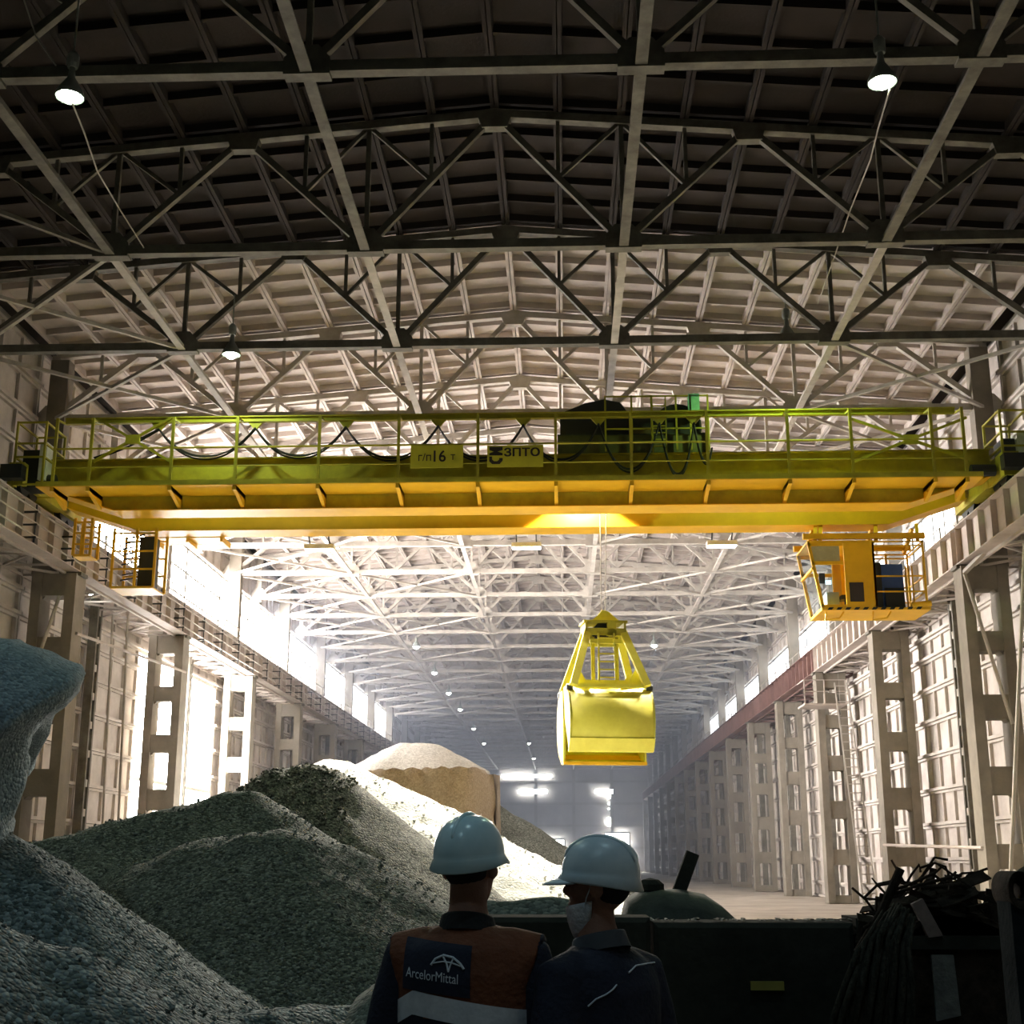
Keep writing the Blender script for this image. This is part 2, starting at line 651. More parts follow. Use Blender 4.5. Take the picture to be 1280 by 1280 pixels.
for s, side in ((1, 'right'), (-1, 'left')):
    pr = column_proto(s)
    note_kids(pr)
    for i, y in enumerate(COLS):
        if i == 0:
            what = 'two-branch concrete column on the %s wall nearest the viewer, before the crane' % side
        else:
            what = 'two-branch concrete column on the %s wall, %s counted from the crane' % (side, ORD[i - 1])
        o = pr if i == 0 else copy_tree(pr)
        o.location = (CX, y, 0)
        tag(o, what, 'column', 'concrete columns along the %s wall' % side)

    # steel wall posts half way between the columns
    pp = empty('wall_post', (0, 0, 0))
    a, b = sorted((s * 15.05, s * 15.35))
    MB().bx(a, b, -0.25, -0.12, 0, 11).build('upright', M['steel_near'], pp)
    MB().bx(a, b, 0.12, 0.25, 0, 11).build('upright', M['steel_near'], pp)
    bm = MB().bx(a + 0.02, b - 0.02, -0.13, 0.13, 0, 0.25).mesh('batten', M['steel'])
    for k in range(11):
        link('batten', bm, pp, (0, 0, 0.4 + k * 1.0))
    note_kids(pp)
    for i in range(14):
        o = pp if i == 0 else copy_tree(pp)
        o.location = (CX, 34.1 + 12 * i, 0)
        if i == 0:
            what = 'battened steel post on the %s wall, nearest the viewer' % side
        else:
            what = 'battened steel post between %s and %s columns past the crane, %s wall' % (ORD[i - 1], ORD[i], side)
        tag(o, what, 'post', 'battened posts of the %s wall' % side)

# ================================================================== CRANE RUNWAY BEAMS
for s, side in ((1, 'right'), (-1, 'left')):
    o = empty('runway_beam', (X(s, 13.75), 28.1, 10.66))
    tag(o, 'crane runway plate girder on top of the %s row of columns' % side, 'beam', 'crane runway beams')
    for k in range(15):
        red = (k >= 3) if s > 0 else False
        mat = M['beam_red'] if red else M['beam_pale']
        y0 = 12 * k
        m = MB()
        m.bx(-0.012, 0.012, y0 + 0.01, y0 + 11.99, 0.0, 1.16)
        m.bx(-0.21, 0.21, y0 + 0.01, y0 + 11.99, 0.0, 0.035)
        m.bx(-0.24, 0.24, y0 + 0.01, y0 + 11.99, 1.125, 1.16)
        seg = m.build('beam_segment', mat, o)
        st = MB().bx(-0.19, 0.19, -0.012, 0.012, 0.035, 1.125).mesh('stiffener', mat)
        if k < 8:
            for j in range(11):
                link('stiffener', st, seg, (0, y0 + 0.25 + j * 1.15, 0))
        else:
            m = MB()
            for j in range(11):
                y = y0 + 0.25 + j * 1.15
                m.bx(-0.19, 0.19, y - 0.012, y + 0.012, 0.035, 1.125)
            tag(m.build('stiffener_row', mat, seg), None, None, None, 'stuff')
        # lattice lying flat between beam foot and wall
        m = MB()
        for j in range(8):
            ya, yb = y0 + 1.5 * j, y0 + 1.5 * (j + 1)
            u0, u1 = s * 0.25, s * 1.75
            m.beam((u0, ya, -0.03), (u1, yb, -0.03), 0.07, 0.07) if j % 2 == 0 else m.beam((u1, ya, -0.03), (u0, yb, -0.03), 0.07, 0.07)
            m.beam((u0, ya, -0.03), (u1, ya, -0.03), 0.06, 0.06)
        m.beam((s * 0.27, y0, -0.03), (s * 0.27, y0 + 12, -0.03), 0.09, 0.09)
        m.beam((s * 1.75, y0, -0.03), (s * 1.75, y0 + 12, -0.03), 0.09, 0.09)
        m.build('foot_lattice', mat, o)
    MB().bx(-0.04, 0.04, 0, 180, 1.16, 1.29).build('crane_rail', M['dark'], o)
    MB().bx(min(s * 0.24, s * 1.2), max(s * 0.24, s * 1.2), 0, 180, 1.11, 1.15).build('walkway_plate', M['steel_near'], o)

    r = empty('walkway_railing', (X(s, 14.35), 40.1, 11.82))
    tag(r, 'thin steel handrail on the runway walkway of the %s wall' % side, 'railing', 'runway handrails')
    for z in (0.55, 1.05):
        MB().tube([(0, 0, z), (0, 165, z)], 0.022, 6).build('rail', M['steel'], r)
    pm_ = MB().bx(-0.025, 0.025, -0.025, 0.025, 0, 1.07).mesh('post', M['steel'])
    for k in range(42):
        link('post', pm_, r, (0, 2 * k, 0))
    m = MB()
    for k in range(42, 83):
        m.bx(-0.025, 0.025, 2 * k - 0.025, 2 * k + 0.025, 0, 1.07)
    tag(m.build('post_row', M['steel'], r), None, None, None, 'stuff')

# conductor bars and their brackets along the left runway beam
o = empty('conductor_bars', (X(-1, 13.35), 28.1, 10.75))
tag(o, 'three thin power conductor bars on brackets beside the left runway beam', 'conductor')
for z in (0.05, 0.42, 0.79):
    MB().tube([(0, 0, z), (0, 150, z)], 0.025, 6).build('conductor_bar', M['steel'], o)
bm = MB()
bm.beam((-0.38, 0, 0.0), (0.05, 0, 0.0), 0.05, 0.05).beam((-0.38, 0, 0.37), (0.05, 0, 0.37), 0.05, 0.05).beam((-0.38, 0, 0.74), (0.05, 0, 0.74), 0.05, 0.05)
bm.beam((0.0, 0, -0.15), (0.0, 0, 0.95), 0.04, 0.04)
bme = bm.mesh('bracket', M['dark'])
for k in range(34):
    link('bracket', bme, o, (0, 1.5 + 3 * k, 0))

# ================================================================== ROOF TRUSSES
XB = [-15, -9, -3, 3, 9, 15]


def truss_parts():
    P = []
    zt = lambda u: z_roof(u)
    P.append(('bottom_chord', MB().bx(-15, 15, -0.12, 0.12, Z_CHORD - 0.11, Z_CHORD + 0.11)))
    for s in (-1, 1):
        P.append(('top_chord', MB().beam((0, 0, zt(0)), (s * 15, 0, zt(15)), 0.24, 0.2)))
        for a, b, wd in ((3, 0, 0.15), (3, 6, 0.15), (9, 6, 0.15), (9, 12, 0.15), (15, 12, 0.17)):
            P.append(('diagonal', MB().beam((s * a, 0, Z_CHORD), (s * b, 0, zt(b)), wd, wd, (0, 1, 0))))
            mx, mz = s * (a + b) / 2, (Z_CHORD + zt(b)) / 2
            P.append(('hanger', MB().beam((mx, 0, mz), (mx, 0, zt(mx)), 0.09, 0.09)))
            if a != 15:
                P.append(('sub_strut', MB().beam((mx, 0, mz), (s * a, 0, zt(a)), 0.09, 0.09, (0, 1, 0))))
        for a in (3, 9):
            P.append(('post', MB().beam((s * a, 0, Z_CHORD), (s * a, 0, zt(a)), 0.11, 0.11)))
        P.append(('end_post', MB().beam((s * 15, 0, Z_CHORD - 0.3), (s * 15, 0, zt(15)), 0.25, 0.25)))
        for a in (3, 9, 15):
            P.append(('gusset', MB().prism([(s * a - 0.42, Z_CHORD - 0.17), (s * a + 0.42, Z_CHORD - 0.17), (s * a + 0.42, Z_CHORD + 0.16), (s * a + 0.2, Z_CHORD + 0.42), (s * a - 0.2, Z_CHORD + 0.42), (s * a - 0.42, Z_CHORD + 0.16)], -0.14, 0.14)))
        for a in (6, 12):
            z = zt(a)
            P.append(('gusset', MB().prism([(s * a - 0.3, z - 0.35), (s * a + 0.3, z - 0.35), (s * a + 0.42, z + 0.08), (s * a - 0.42, z + 0.08)], -0.13, 0.13)))
    z = zt(0)
    P.append(('gusset', MB().prism([(-0.3, z - 0.38), (0.3, z - 0.38), (0.45, z + 0.05), (0, z + 0.12), (-0.45, z + 0.05)], -0.13, 0.13)))
    return P


protos = {}
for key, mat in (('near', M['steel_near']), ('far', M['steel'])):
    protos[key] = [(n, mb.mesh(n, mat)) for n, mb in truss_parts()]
one = MB()
for n, mb in truss_parts():
    if n == 'gusset':
        continue
    b = len(one.v)
    one.v += mb.v
    one.f += [tuple(b + i for i in q) for q in mb.f]
    one.mi += mb.mi
one_me = one.mesh('roof_truss', M['steel'])
for k, y in enumerate(T):
    if k == 0:
        lab = 'dark steel roof truss over the viewer, nearest of all'
    elif k < 4:
        lab = ['', 'shade-darkened roof truss highest in the photo, carrying two lit lamps', 'shade-darkened roof truss at the edge of the dark and pale slabs',
               'roof truss just before the yellow crane, carrying one small lamp'][k]
    else:
        lab = 'dusty steel roof truss, %s one behind the crane front girder' % ORD[k - 4]
    if y < 125:
        o = empty('roof_truss', (CX, y, 0))
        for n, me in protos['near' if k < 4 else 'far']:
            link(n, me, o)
    else:
        o = link('roof_truss', one_me, None, (CX, y, 0))
    tag(o, lab, 'truss', 'roof trusses')

# longitudinal ties through the lower chord nodes
for i, u in enumerate((-9, -3, 3, 9)):
    o = empty('roof_tie', (CX + u, 0, Z_CHORD))
    tag(o, ['leftmost', 'second from left', 'third from left', 'rightmost'][i] + ' long steel tie running through the lower truss nodes', 'tie', 'roof ties')
    m = MB().bx(-0.07, 0.07, 12, 28.1, -0.10, 0.02).bx(-0.11, 0.11, 12, 28.1, -0.14, -0.10)
    m.build('tie_segment', M['steel_near'], o)
    m = MB().bx(-0.06, 0.06, 28.1, Y_END, -0.10, 0.02).bx(-0.10, 0.10, 28.1, Y_END, -0.13, -0.10)
    m.build('tie_segment', M['steel'], o)

# cross bracing in the plane of the lower chords
for s, side in ((-1, 'left'), (1, 'right')):
    o = empty('roof_bracing', (CX, 0, Z_CHORD - 0.05))
    tag(o, 'steel cross bracing between the lower chords on the %s side' % side, 'bracing', 'roof bracing')
    m1 = MB()
    for k in range(1, len(T) - 1):
        L = T[k + 1] - T[k]
        if s > 0 and k in (1, 2):
            continue
        for a, b in ((9, 15), (15, 9)):
            mb = m1 if T[k] > 110 else MB()
            mb.beam((s * a, T[k], 0), (s * b, T[k + 1], 0), 0.10, 0.10)
            if T[k] <= 110:
                mb.build('brace', M['steel_near'] if k < 2 else M['steel'], o)
    tag(m1.build('brace_row', M['steel'], o), None, None, None, 'stuff')
    # inner zig-zag in every other bay
    m1 = MB()
    for k in range(5, len(T) - 1):
        for a, b in ((3, 9), (9, 3)):
            if (k + a // 3) % 2:
                mb = m1 if T[k] > 110 else MB()
                mb.beam((s * a, T[k], 0), (s * b, T[k + 1], 0), 0.09, 0.09)
                if T[k] <= 110:
                    mb.build('brace', M['steel'], o)
    tag(m1.build('brace_row', M['steel'], o), None, None, None, 'stuff')

# ================================================================== HANGING LAMPS
lamp_shade = MB().lathe([(0.05, 0.62), (0.07, 0.40), (0.12, 0.32), (0.24, 0.10), (0.26, 0.02), (0.25, 0.0), (0.23, 0.05), (0.1, 0.28)], 18, cap=False).mesh('lamp_shade', M['shade'], True)
lamp_bulb_n = MB().ell((0, 0, 0.06), 0.16, 0.16, 0.17, 14, 8).mesh('bulb', M['bulb'], True)
lamp_bulb_f = MB().ell((0, 0, 0.06), 0.20, 0.20, 0.20, 10, 6).mesh('bulb', M['bulb_far'], True)


def hang_lamp(p, near, label, cat='lamp', group='lamps hung from the trusses', watts=0, col=(0.8, 1.0, 0.75), rod=1.0):
    o = empty('hanging_lamp', p)
    tag(o, label, cat, group)
    link('lamp_shade', lamp_shade, o)
    link('bulb', lamp_bulb_n if near else lamp_bulb_f, o)
    MB().tube([(0, 0, 0.6), (0, 0, 0.6 + rod)], 0.02, 6).build('rod', M['shade'], o)
    if near:
        MB().beam((0, 0, 0.70), (0, 0.2, 0.70), 0.05, 0.05).build('bracket', M['shade'], o)
        MB().lathe([(0.09, 0.60), (0.11, 0.68), (0.11, 0.85), (0.06, 0.92)], 12).build('ballast', M['shade'], o)
    if watts:
        spot('lamp_light', Vector(p) + Vector((0, 0, -0.14)), Vector(p) + Vector((0, 0, -5)), watts, col, 165, 0.6, 0.12, o)
    return o


p1, p2, p3 = at(87, 122, T[1] - 0.2), at(1103, 104, T[1] - 0.2), at(289, 444, T[3] - 0.2)
hang_lamp(p1, True, 'bright yellow-green lamp under the nearest visible truss, top left', watts=LAMP_NEAR, col=(0.88, 1.0, 0.62), rod=1.6)
hang_lamp(p2, True, 'bright bluish-green lamp under the nearest visible truss, top right', watts=LAMP_NEAR, col=(0.66, 1.0, 0.80), rod=1.3)
hang_lamp(p3, True, 'small green-white lamp just above the left part of the crane', watts=LAMP_NEAR * 0.9, col=(0.75, 1.0, 0.5), rod=1.2)
p4 = at(984, 424, T[3] + 0.3)
hang_lamp(p4, True, 'lamp hidden behind the truss chord above the right part of the crane', watts=LAMP_NEAR * 1.8, col=(0.62, 1.0, 0.30), rod=0.5)
# unseen cool lamps, added to light the helmets and the near slopes
hang_lamp((-9.0, 8.9, 15.0), True, 'unseen lamp added for cool light over the viewer on the left, outside the photo', watts=LAMP_NEAR * 0.85, col=(0.52, 0.82, 1.0), rod=1.2)
hang_lamp((1.5, 2.9, 15.2), True, 'unseen lamp added for cool light straight over the viewer, outside the photo', watts=LAMP_NEAR * 0.85, col=(0.52, 0.82, 1.0), rod=1.2)
hang_lamp((-3.0, -5.0, 15.2), True, 'unseen lamp added for cool light behind the viewer, outside the photo', watts=LAMP_NEAR * 0.85, col=(0.52, 0.82, 1.0), rod=1.2)
i = 0
for u, ys in ((-9.2, (82.1, 94.1, 106.1, 118.1, 136.1, 154.1)), (5.7, (82.1, 106.1, 130.1, 166.1)), (-4.0, (154.1, 178.1))):
    for y in ys:
        hang_lamp((u, y, 14.85), False, '%s of the small far lamps in the %s row' % (ORD[list(ys).index(y)], {-9.2: 'left', 5.7: 'right', -4.0: 'middle'}[u]),
                  watts=LAMP_FAR if y < 125 else 0, col=(0.85, 0.92, 1.0), rod=0.3)

# wires trailing from the two near lamps
for pts, lab in (([(90, 128, 20.7), (105, 165, 22.0), (122, 215, 24.0), (150, 262, 26.2), (180, 310, 28.0)], 'thin loose wire trailing from the left lamp to the next truss'),
                 ([(1112, 112, 20.8), (1098, 160, 22.5), (1088, 200, 24.0), (1062, 265, 27.9), (1040, 330, 31.0), (1022, 380, 33.5)], 'thin loose wire trailing from the right lamp past the next truss'),
                 ([(30, 0, 20.3), (45, 45, 20.6), (70, 82, 20.7)], 'thin wire hanging above the left lamp')):
    o = MB().tube([at(*q) for q in pts], 0.016, 5).build('loose_wire', M['steel'])
    tag(o, lab, 'wire')
# ================================================================== OVERHEAD CRANE
RAIL_Z = 11.95
G1a, G1b = 35.6, 36.25          # front girder webs
G2a, G2b = 38.0, 38.65
ZG0, ZG1 = 11.5, 12.97
XL, XR = X(-1, 13.75), X(1, 13.75)
crane = empty('overhead_crane', (CX, 37.1, RAIL_Z))
tag(crane, 'yellow double-girder overhead crane spanning the whole hall', 'crane')
OFF = Vector((CX, 37.1, RAIL_Z))


def cpart(mb, name, mat, parent=crane, smooth=False):
    """build in world coordinates, hang under the crane"""
    mb.v = [tuple(Vector(p) - OFF) for p in mb.v]
    return mb.build(name, mat, parent, smooth)


def girder(ya, yb):
    x0, x1 = XL + 0.35, XR - 0.35
    m = MB()
    poly = [(x0, 12.25), (x0 + 2.3, ZG0), (x1 - 2.3, ZG0), (x1, 12.25), (x1, ZG1), (x0, ZG1)]
    m.prism(poly, ya, yb)
    g = cpart(m, 'girder', M['yellow_dirty'] if ya < 37 else M['yellow'])
    m = MB()
    e = 0.12
    m.prism([(x0 + 2.3, ZG0 - 0.03), (x1 - 2.3, ZG0 - 0.03), (x1 - 2.3, ZG0), (x0 + 2.3, ZG0)], ya - e, yb + e)
    m.prism([(x0, 12.22), (x0 + 2.3, ZG0 - 0.03), (x0 + 2.3, ZG0), (x0, 12.25)], ya - e, yb + e)
    m.prism([(x1 - 2.3, ZG0 - 0.03), (x1, 12.22), (x1, 12.25), (x1 - 2.3, ZG0)], ya - e, yb + e)
    cpart(m, 'bottom_flange', M['yellow'], g)
    m = MB().bx(x0, x1, ya - e, yb + e, ZG1, ZG1 + 0.03)
    cpart(m, 'top_flange', M['yellow_dirty'], g)
    yc = (ya + yb) / 2
    m = MB().bx(x0 + 1, x1 - 1, yc - 0.04, yc + 0.04, ZG1 + 0.03, ZG1 + 0.13)
    cpart(m, 'trolley_rail', M['dark'], g)
    return g


girder(G1a, G1b)
girder(G2a, G2b)

# end carriages with wheels
for xs in (XL, XR):
    m = MB().bx(xs - 0.22, xs + 0.22, 34.9, 39.5, 12.12, 12.75)
    e = cpart(m, 'end_carriage', M['yellow_dirty'])
    for yy in (35.4, 36.0, 38.4, 39.0):
        m = MB()
        n = 20
        m.ring_loft([[(xs + dx, yy + r * math.cos(2 * math.pi * j / n), 12.26 + r * math.sin(2 * math.pi * j / n)) for j in range(n)]
                     for dx, r in ((-0.09, 0.36), (-0.06, 0.36), (-0.06, 0.31), (0.06, 0.31), (0.06, 0.36), (0.09, 0.36))])
        cpart(m, 'wheel', M['dark'], e)
    m = MB().bx(xs - 0.3, xs + 0.3, 34.55, 34.9, 12.2, 12.6)
    cpart(m, 'buffer', M['dark'], e)
    # drive motor
    sgn = 1 if xs < 0 else -1
    m = MB().tube([(xs + sgn * 0.3, 35.4, 12.35), (xs + sgn * 0.95, 35.4, 12.35)], 0.17, 12)
    cpart(m, 'drive_motor', M['dark'], e)

# front walkway: deck, toe board, brackets
DX0, DX1 = at(45, 602, 34.5).x, at(1230, 600, 34.5).x
dk = cpart(MB().bx(DX0, DX1, 34.5, 35.6, 11.91, 11.95), 'walkway_deck', M['yellow'])
cpart(MB().bx(DX0, DX1, 34.48, 34.50, 11.93, 12.06), 'toe_board', M['yellow_dirty'], dk)
post_px = [65, 110, 212, 293, 397, 497, 597, 695, 790, 886, 988, 1068, 1170, 1210]
PX = [at(p, 602, 34.5).x for p in post_px]
for x in PX:
    m = MB()
    m.prism([(x - 0.05, 11.90), (x + 0.05, 11.90), (x + 0.05, 11.78), (x - 0.05, 11.78)], 34.5, 35.6)
    m.quadbox([(x - 0.05, 34.55, 11.80), (x + 0.05, 34.55, 11.80), (x + 0.05, 35.6, 11.52), (x - 0.05, 35.6, 11.52),
               (x - 0.05, 34.5, 11.90), (x + 0.05, 34.5, 11.90), (x + 0.05, 35.6, 11.90), (x - 0.05, 35.6, 11.90)])
    cpart(m, 'walkway_bracket', M['yellow'], dk)

# railing of the walkway
rl = cpart(MB().tube([(PX[0], 34.52, 13.0), (PX[-1], 34.52, 13.0)], 0.03, 8), 'railing', M['yellow_dirty'])
cpart(MB().tube([(PX[0], 34.52, 12.46), (PX[-1], 34.52, 12.46)], 0.02, 8), 'rail', M['yellow_dirty'], rl)
pst = MB().bx(-0.04, 0.04, -0.03, 0.03, 0, 1.98).mesh('railing_post', M['yellow_dirty'])
for x in PX:
    link('railing_post', pst, rl, (x - OFF.x, 34.52 - OFF.y, 11.92 - OFF.z))

# festoon track above the walkway and the looped cables
FT_Y, FT_Z = 35.1, 13.93
ft = cpart(MB().bx(PX[0], PX[-1], FT_Y - 0.07, FT_Y + 0.07, FT_Z - 0.02, FT_Z + 0.02)
           .bx(PX[0], PX[-1], FT_Y - 0.015, FT_Y + 0.015, FT_Z, FT_Z + 0.14)
           .bx(PX[0], PX[-1], FT_Y - 0.06, FT_Y + 0.06, FT_Z + 0.13, FT_Z + 0.16), 'festoon_track', M['yellow_dirty'])
for x in PX:
    cpart(MB().beam((x, 34.52, 13.85), (x, FT_Y, FT_Z), 0.05, 0.05), 'track_arm', M['yellow_dirty'], ft)
sup_px = [200, 320, 433, 548, 654, 748, 824, 867]
sag_py = [574, 573, 576, 576, 578, 590, 596]
SX = [at(p, 523, FT_Y).x for p in sup_px]
for i, x in enumerate(SX):
    m = MB().prism([(x - 0.22, FT_Z - 0.02), (x + 0.22, FT_Z - 0.02), (x + 0.05, FT_Z - 0.22), (x - 0.05, FT_Z - 0.22)], FT_Y - 0.04, FT_Y + 0.04)
    cpart(m, 'cable_trolley', M['yellow_dirty'], ft)


def cable(xa, za, xb, zb, zl, off, r=0.028):
    pts = []
    n = 18
    for i in range(n + 1):
        t = i / n
        k = 1 - abs(2 * t - 1) ** 2.2
        z = za + (zb - za) * t
        pts.append((xa + (xb - xa) * t, FT_Y + off, z + (zl - min(za, zb)) * k))
    return MB().tube(pts, r, 7)


loops = []
for i in range(len(SX) - 1):
    zl = at((sup_px[i] + sup_px[i + 1]) / 2, sag_py[i], FT_Y).z
    loops.append((SX[i], FT_Z - 0.2, SX[i + 1], FT_Z - 0.2, zl))
a = at(118, 575, FT_Y)
loops.append((a.x, a.z + 0.05, SX[0], FT_Z - 0.2, a.z - 0.05))
b = at(890, 560, FT_Y)
loops.append((SX[-1], FT_Z - 0.2, b.x, b.z, at(880, 594, FT_Y).z))
for q in loops:
    c0 = cpart(cable(*q, 0.0), 'festoon_cable', M['rubber'])
    cpart(cable(q[0], q[1], q[2], q[3], q[4] + 0.12, 0.07, 0.02), 'cable_strand', M['rubber'], c0)
    cpart(cable(q[0], q[1], q[2], q[3], q[4] + 0.05, -0.06, 0.02), 'cable_strand', M['rubber'], c0)

# X-braced end frames behind the railing
for pa, pb in (((117, 577), (215, 522)), ((1068, 577), (1208, 522))):
    a, b = at(pa[0], pa[1], 35.0), at(pb[0], pb[1], 35.0)
    m = MB().beam((a.x, 35.0, a.z), (b.x, 35.0, b.z), 0.07, 0.07, (0, 1, 0)).beam((a.x, 35.0, b.z), (b.x, 35.0, a.z), 0.07, 0.07, (0, 1, 0))
    xb = cpart(m, 'end_brace', M['yellow_dirty'])
    c = (a + b) / 2
    cpart(MB().bx(c.x - 0.2, c.x + 0.2, 34.95, 35.05, c.z - 0.13, c.z + 0.13), 'gusset', M['yellow_dirty'], xb)

# end cages with cabinets on both ends
for s in (-1, 1):
    xa, xb = (at(22, 560, 35.0).x, at(58, 560, 35.0).x) if s < 0 else (at(1236, 560, 36.0).x, at(1268, 560, 36.0).x)
    m = MB()
    for x in (xa, xb):
        for y in (34.9, 36.3):
            m.bx(x - 0.03, x + 0.03, y - 0.03, y + 0.03, 12.05, 13.95)
    for z in (12.1, 12.9, 13.3, 13.92):
        for y in (34.9, 36.3):
            m.bx(xa, xb, y - 0.025, y + 0.025, z - 0.025, z + 0.025)
        for x in (xa, xb):
            m.bx(x - 0.025, x + 0.025, 34.9, 36.3, z - 0.025, z + 0.025)
    cg = cpart(m, 'end_cage', M['yellow_dirty'])
    cpart(MB().bx(xa + 0.1, xb - 0.25, 35.2, 35.9, 12.1, 13.2), 'cabinet', M['dark'], cg)
    cpart(MB().bx(xb - 0.22, xb - 0.02, 35.1, 35.6, 12.3, 13.4), 'cabinet', M['white'], cg)

# rear walkway on the far side of the second girder
rw = cpart(MB().bx(at(196, 676, 39.2).x, at(284, 676, 39.2).x, 38.7, 39.7, 11.45, 11.49), 'rear_platform', M['yellow'])
for px in (198, 240, 282):
    x = at(px, 676, 39.2).x
    cpart(MB().bx(x - 0.04, x + 0.04, 38.7, 39.7, 11.32, 11.45), 'platform_bracket', M['yellow'], rw)

# hanging access cages at the left end
for px0, px1, py0, py1, d, nm in ((138, 196, 662, 734, 37.6, 'a'), (91, 116, 650, 694, 36.4, 'b')):
    a, b = at(px0, py1, d), at(px1, py0, d)
    dep = 1.1 if nm == 'a' else 0.6
    cg = cpart(MB().bx(a.x, b.x, d, d + dep, a.z - 0.04, a.z), 'access_cage', M['yellow'])
    for x in (a.x, (a.x * 0.45 + b.x * 0.55), b.x):
        for y in (d, d + dep):
            cpart(MB().bx(x - 0.035, x + 0.035, y - 0.035, y + 0.035, a.z, 11.5), 'cage_post', M['yellow'], cg)
    for k in range(4):
        z = a.z + (b.z - a.z) * k / 3.2
        for y in (d, d + dep):
            cpart(MB().bx(a.x, b.x, y - 0.025, y + 0.025, z - 0.025, z + 0.025), 'cage_rail', M['yellow'], cg)
    if nm == 'a':
        x = a.x * 0.3 + b.x * 0.7
        cpart(MB().bx(x - 0.2, x + 0.25, d + 0.3, d + 0.8, a.z, 11.3), 'cabinet', M['dark'], cg)
        for k in range(9):
            z = a.z + 0.3 + k * 0.16
            cpart(MB().tube([(a.x + 0.1 + 0.05 * (k % 3), d + 0.5, z), (a.x + 0.75, d + 0.5, z + 0.12)], 0.025, 6), 'current_collector', M['dark'], cg)

# operator cab under the right end
CY0, CY1 = 37.4, 39.2
cz0, cz1 = at(1060, 759, CY0).z, at(1060, 678, CY0).z
xA, xB, xC = at(1009, 680, CY0).x, at(1092, 680, CY0).x, at(1153, 680, CY0).x
xN = at(1027, 755, CY0).x
cab = MB()
t = 0.06
# frame of the cab: floor, roof, corner posts, solid side panel
cab.bx(xN, xB, CY0, CY1, cz0 - 0.08, cz0)
cab.bx(xA, xB, CY0, CY1, cz1, cz1 + 0.06)
cab.bx(at(1055, 700, CY0).x, xB, CY0, CY0 + t, cz0, cz1)
cab.bx(xB - t, xB, CY0, CY1, cz0, cz1)
cab.bx(at(1055, 700, CY0).x, xB, CY1 - t, CY1, cz0, cz1)
for y in (CY0, CY1 - t):
    cab.beam((xA + 0.04, y + t / 2, cz1), (xN + 0.04, y + t / 2, cz0), 0.09, t)
    xm = at(1050, 700, CY0).x
    zs = cz0 + (cz1 - cz0) * 0.68
    cab.bx(xA + (xN - xA) * 0.3, xm + 0.1, y, y + t, zs - 0.04, zs + 0.06)
    cab.bx(xA, xm + 0.1, y, y + t, cz1 - 0.10, cz1)
    cab.bx(xN, xm + 0.1, y, y + t, cz0, cz0 + 0.08)
cab.beam((xA + (xN - xA) * 0.4, CY0, cz0 + (cz1 - cz0) * 0.6), (xA + (xN - xA) * 0.4, CY1, cz0 + (cz1 - cz0) * 0.6), 0.08, 0.06)
cab_o = cpart(cab, 'operator_cab', M['yellow'])
m = MB().quadbox([(xN + 0.04, CY0 + 0.02, cz0), (xm, CY0 + 0.02, cz0), (xm, CY0 + 0.03, cz0), (xN + 0.04, CY0 + 0.03, cz0),
                  (xA + 0.3 * (xN - xA), CY0 + 0.02, zs), (xm, CY0 + 0.02, zs), (xm, CY0 + 0.03, zs), (xA + 0.3 * (xN - xA), CY0 + 0.03, zs)])
cpart(m, 'window_pane', M['glass'], cab_o)
m = MB().bx(xA + 0.1, xm, CY0 + 0.02, CY0 + 0.03, zs + 0.06, cz1 - 0.1)
cpart(m, 'window_pane', flat('cab_frosted_pane', (0.42, 0.40, 0.24), 0.3), cab_o)
m = MB().quadbox([(xN, CY0, cz0), (xN + 0.01, CY0, cz0), (xN + 0.01, CY1, cz0), (xN, CY1, cz0),
                  (xA, CY0, cz1), (xA + 0.01, CY0, cz1), (xA + 0.01, CY1, cz1), (xA, CY1, cz1)])
cpart(m, 'nose_pane', M['glass'], cab_o)
# interior: seat, console, screen, controls
xs_ = at(1036, 740, CY0).x
cpart(MB().bx(xs_, xs_ + 0.35, CY0 + 0.3, CY0 + 0.9, cz0, cz0 + 0.5), 'console', flat('console_grey', (0.45, 0.50, 0.52)), cab_o)
cpart(MB().bx(xs_ + 0.42, xs_ + 0.85, CY0 + 0.3, CY0 + 0.8, cz0 + 0.3, cz0 + 0.42).bx(xs_ + 0.75, xs_ + 0.87, CY0 + 0.3, CY0 + 0.8, cz0 + 0.4, cz0 + 1.05).bx(xs_ + 0.55, xs_ + 0.7, CY0 + 0.5, CY0 + 0.6, cz0, cz0 + 0.3), 'driver_seat', M['dark'], cab_o)
cpart(MB().bx(xs_ - 0.02, xs_ + 0.14, CY0 + 0.25, CY0 + 0.29, cz0 + 0.72, cz0 + 0.84), 'screen', emit('console_screen', (0.6, 0.9, 1.0), 2.0), cab_o)
cpart(MB().bx(xs_ - 0.15, xs_ + 0.02, CY0 + 0.5, CY0 + 0.54, cz0 + 0.8, cz0 + 1.1), 'monitor', M['dark'], cab_o)
a, b = at(1063, 752, CY0), at(1079, 728, CY0)
cpart(MB().bx(a.x, b.x, CY0 - 0.015, CY0, a.z, b.z), 'dark_hatch', flat('brown_black_rubber', (0.035, 0.025, 0.025)), cab_o)
# hazard strip: black dashes along the lower edge
xd = xN + 0.15
while xd < xC - 0.3:
    m = MB().quadbox([(xd, CY0 - 0.012, cz0 - 0.075), (xd + 0.13, CY0 - 0.012, cz0 - 0.075), (xd + 0.13, CY0, cz0 - 0.075), (xd, CY0, cz0 - 0.075),
                      (xd + 0.06, CY0 - 0.012, cz0 + 0.0), (xd + 0.19, CY0 - 0.012, cz0 + 0.0), (xd + 0.19, CY0, cz0 + 0.0), (xd + 0.06, CY0, cz0 + 0.0)])
    cpart(m, 'hazard_dash', M['dark'], cab_o)
    xd += 0.25
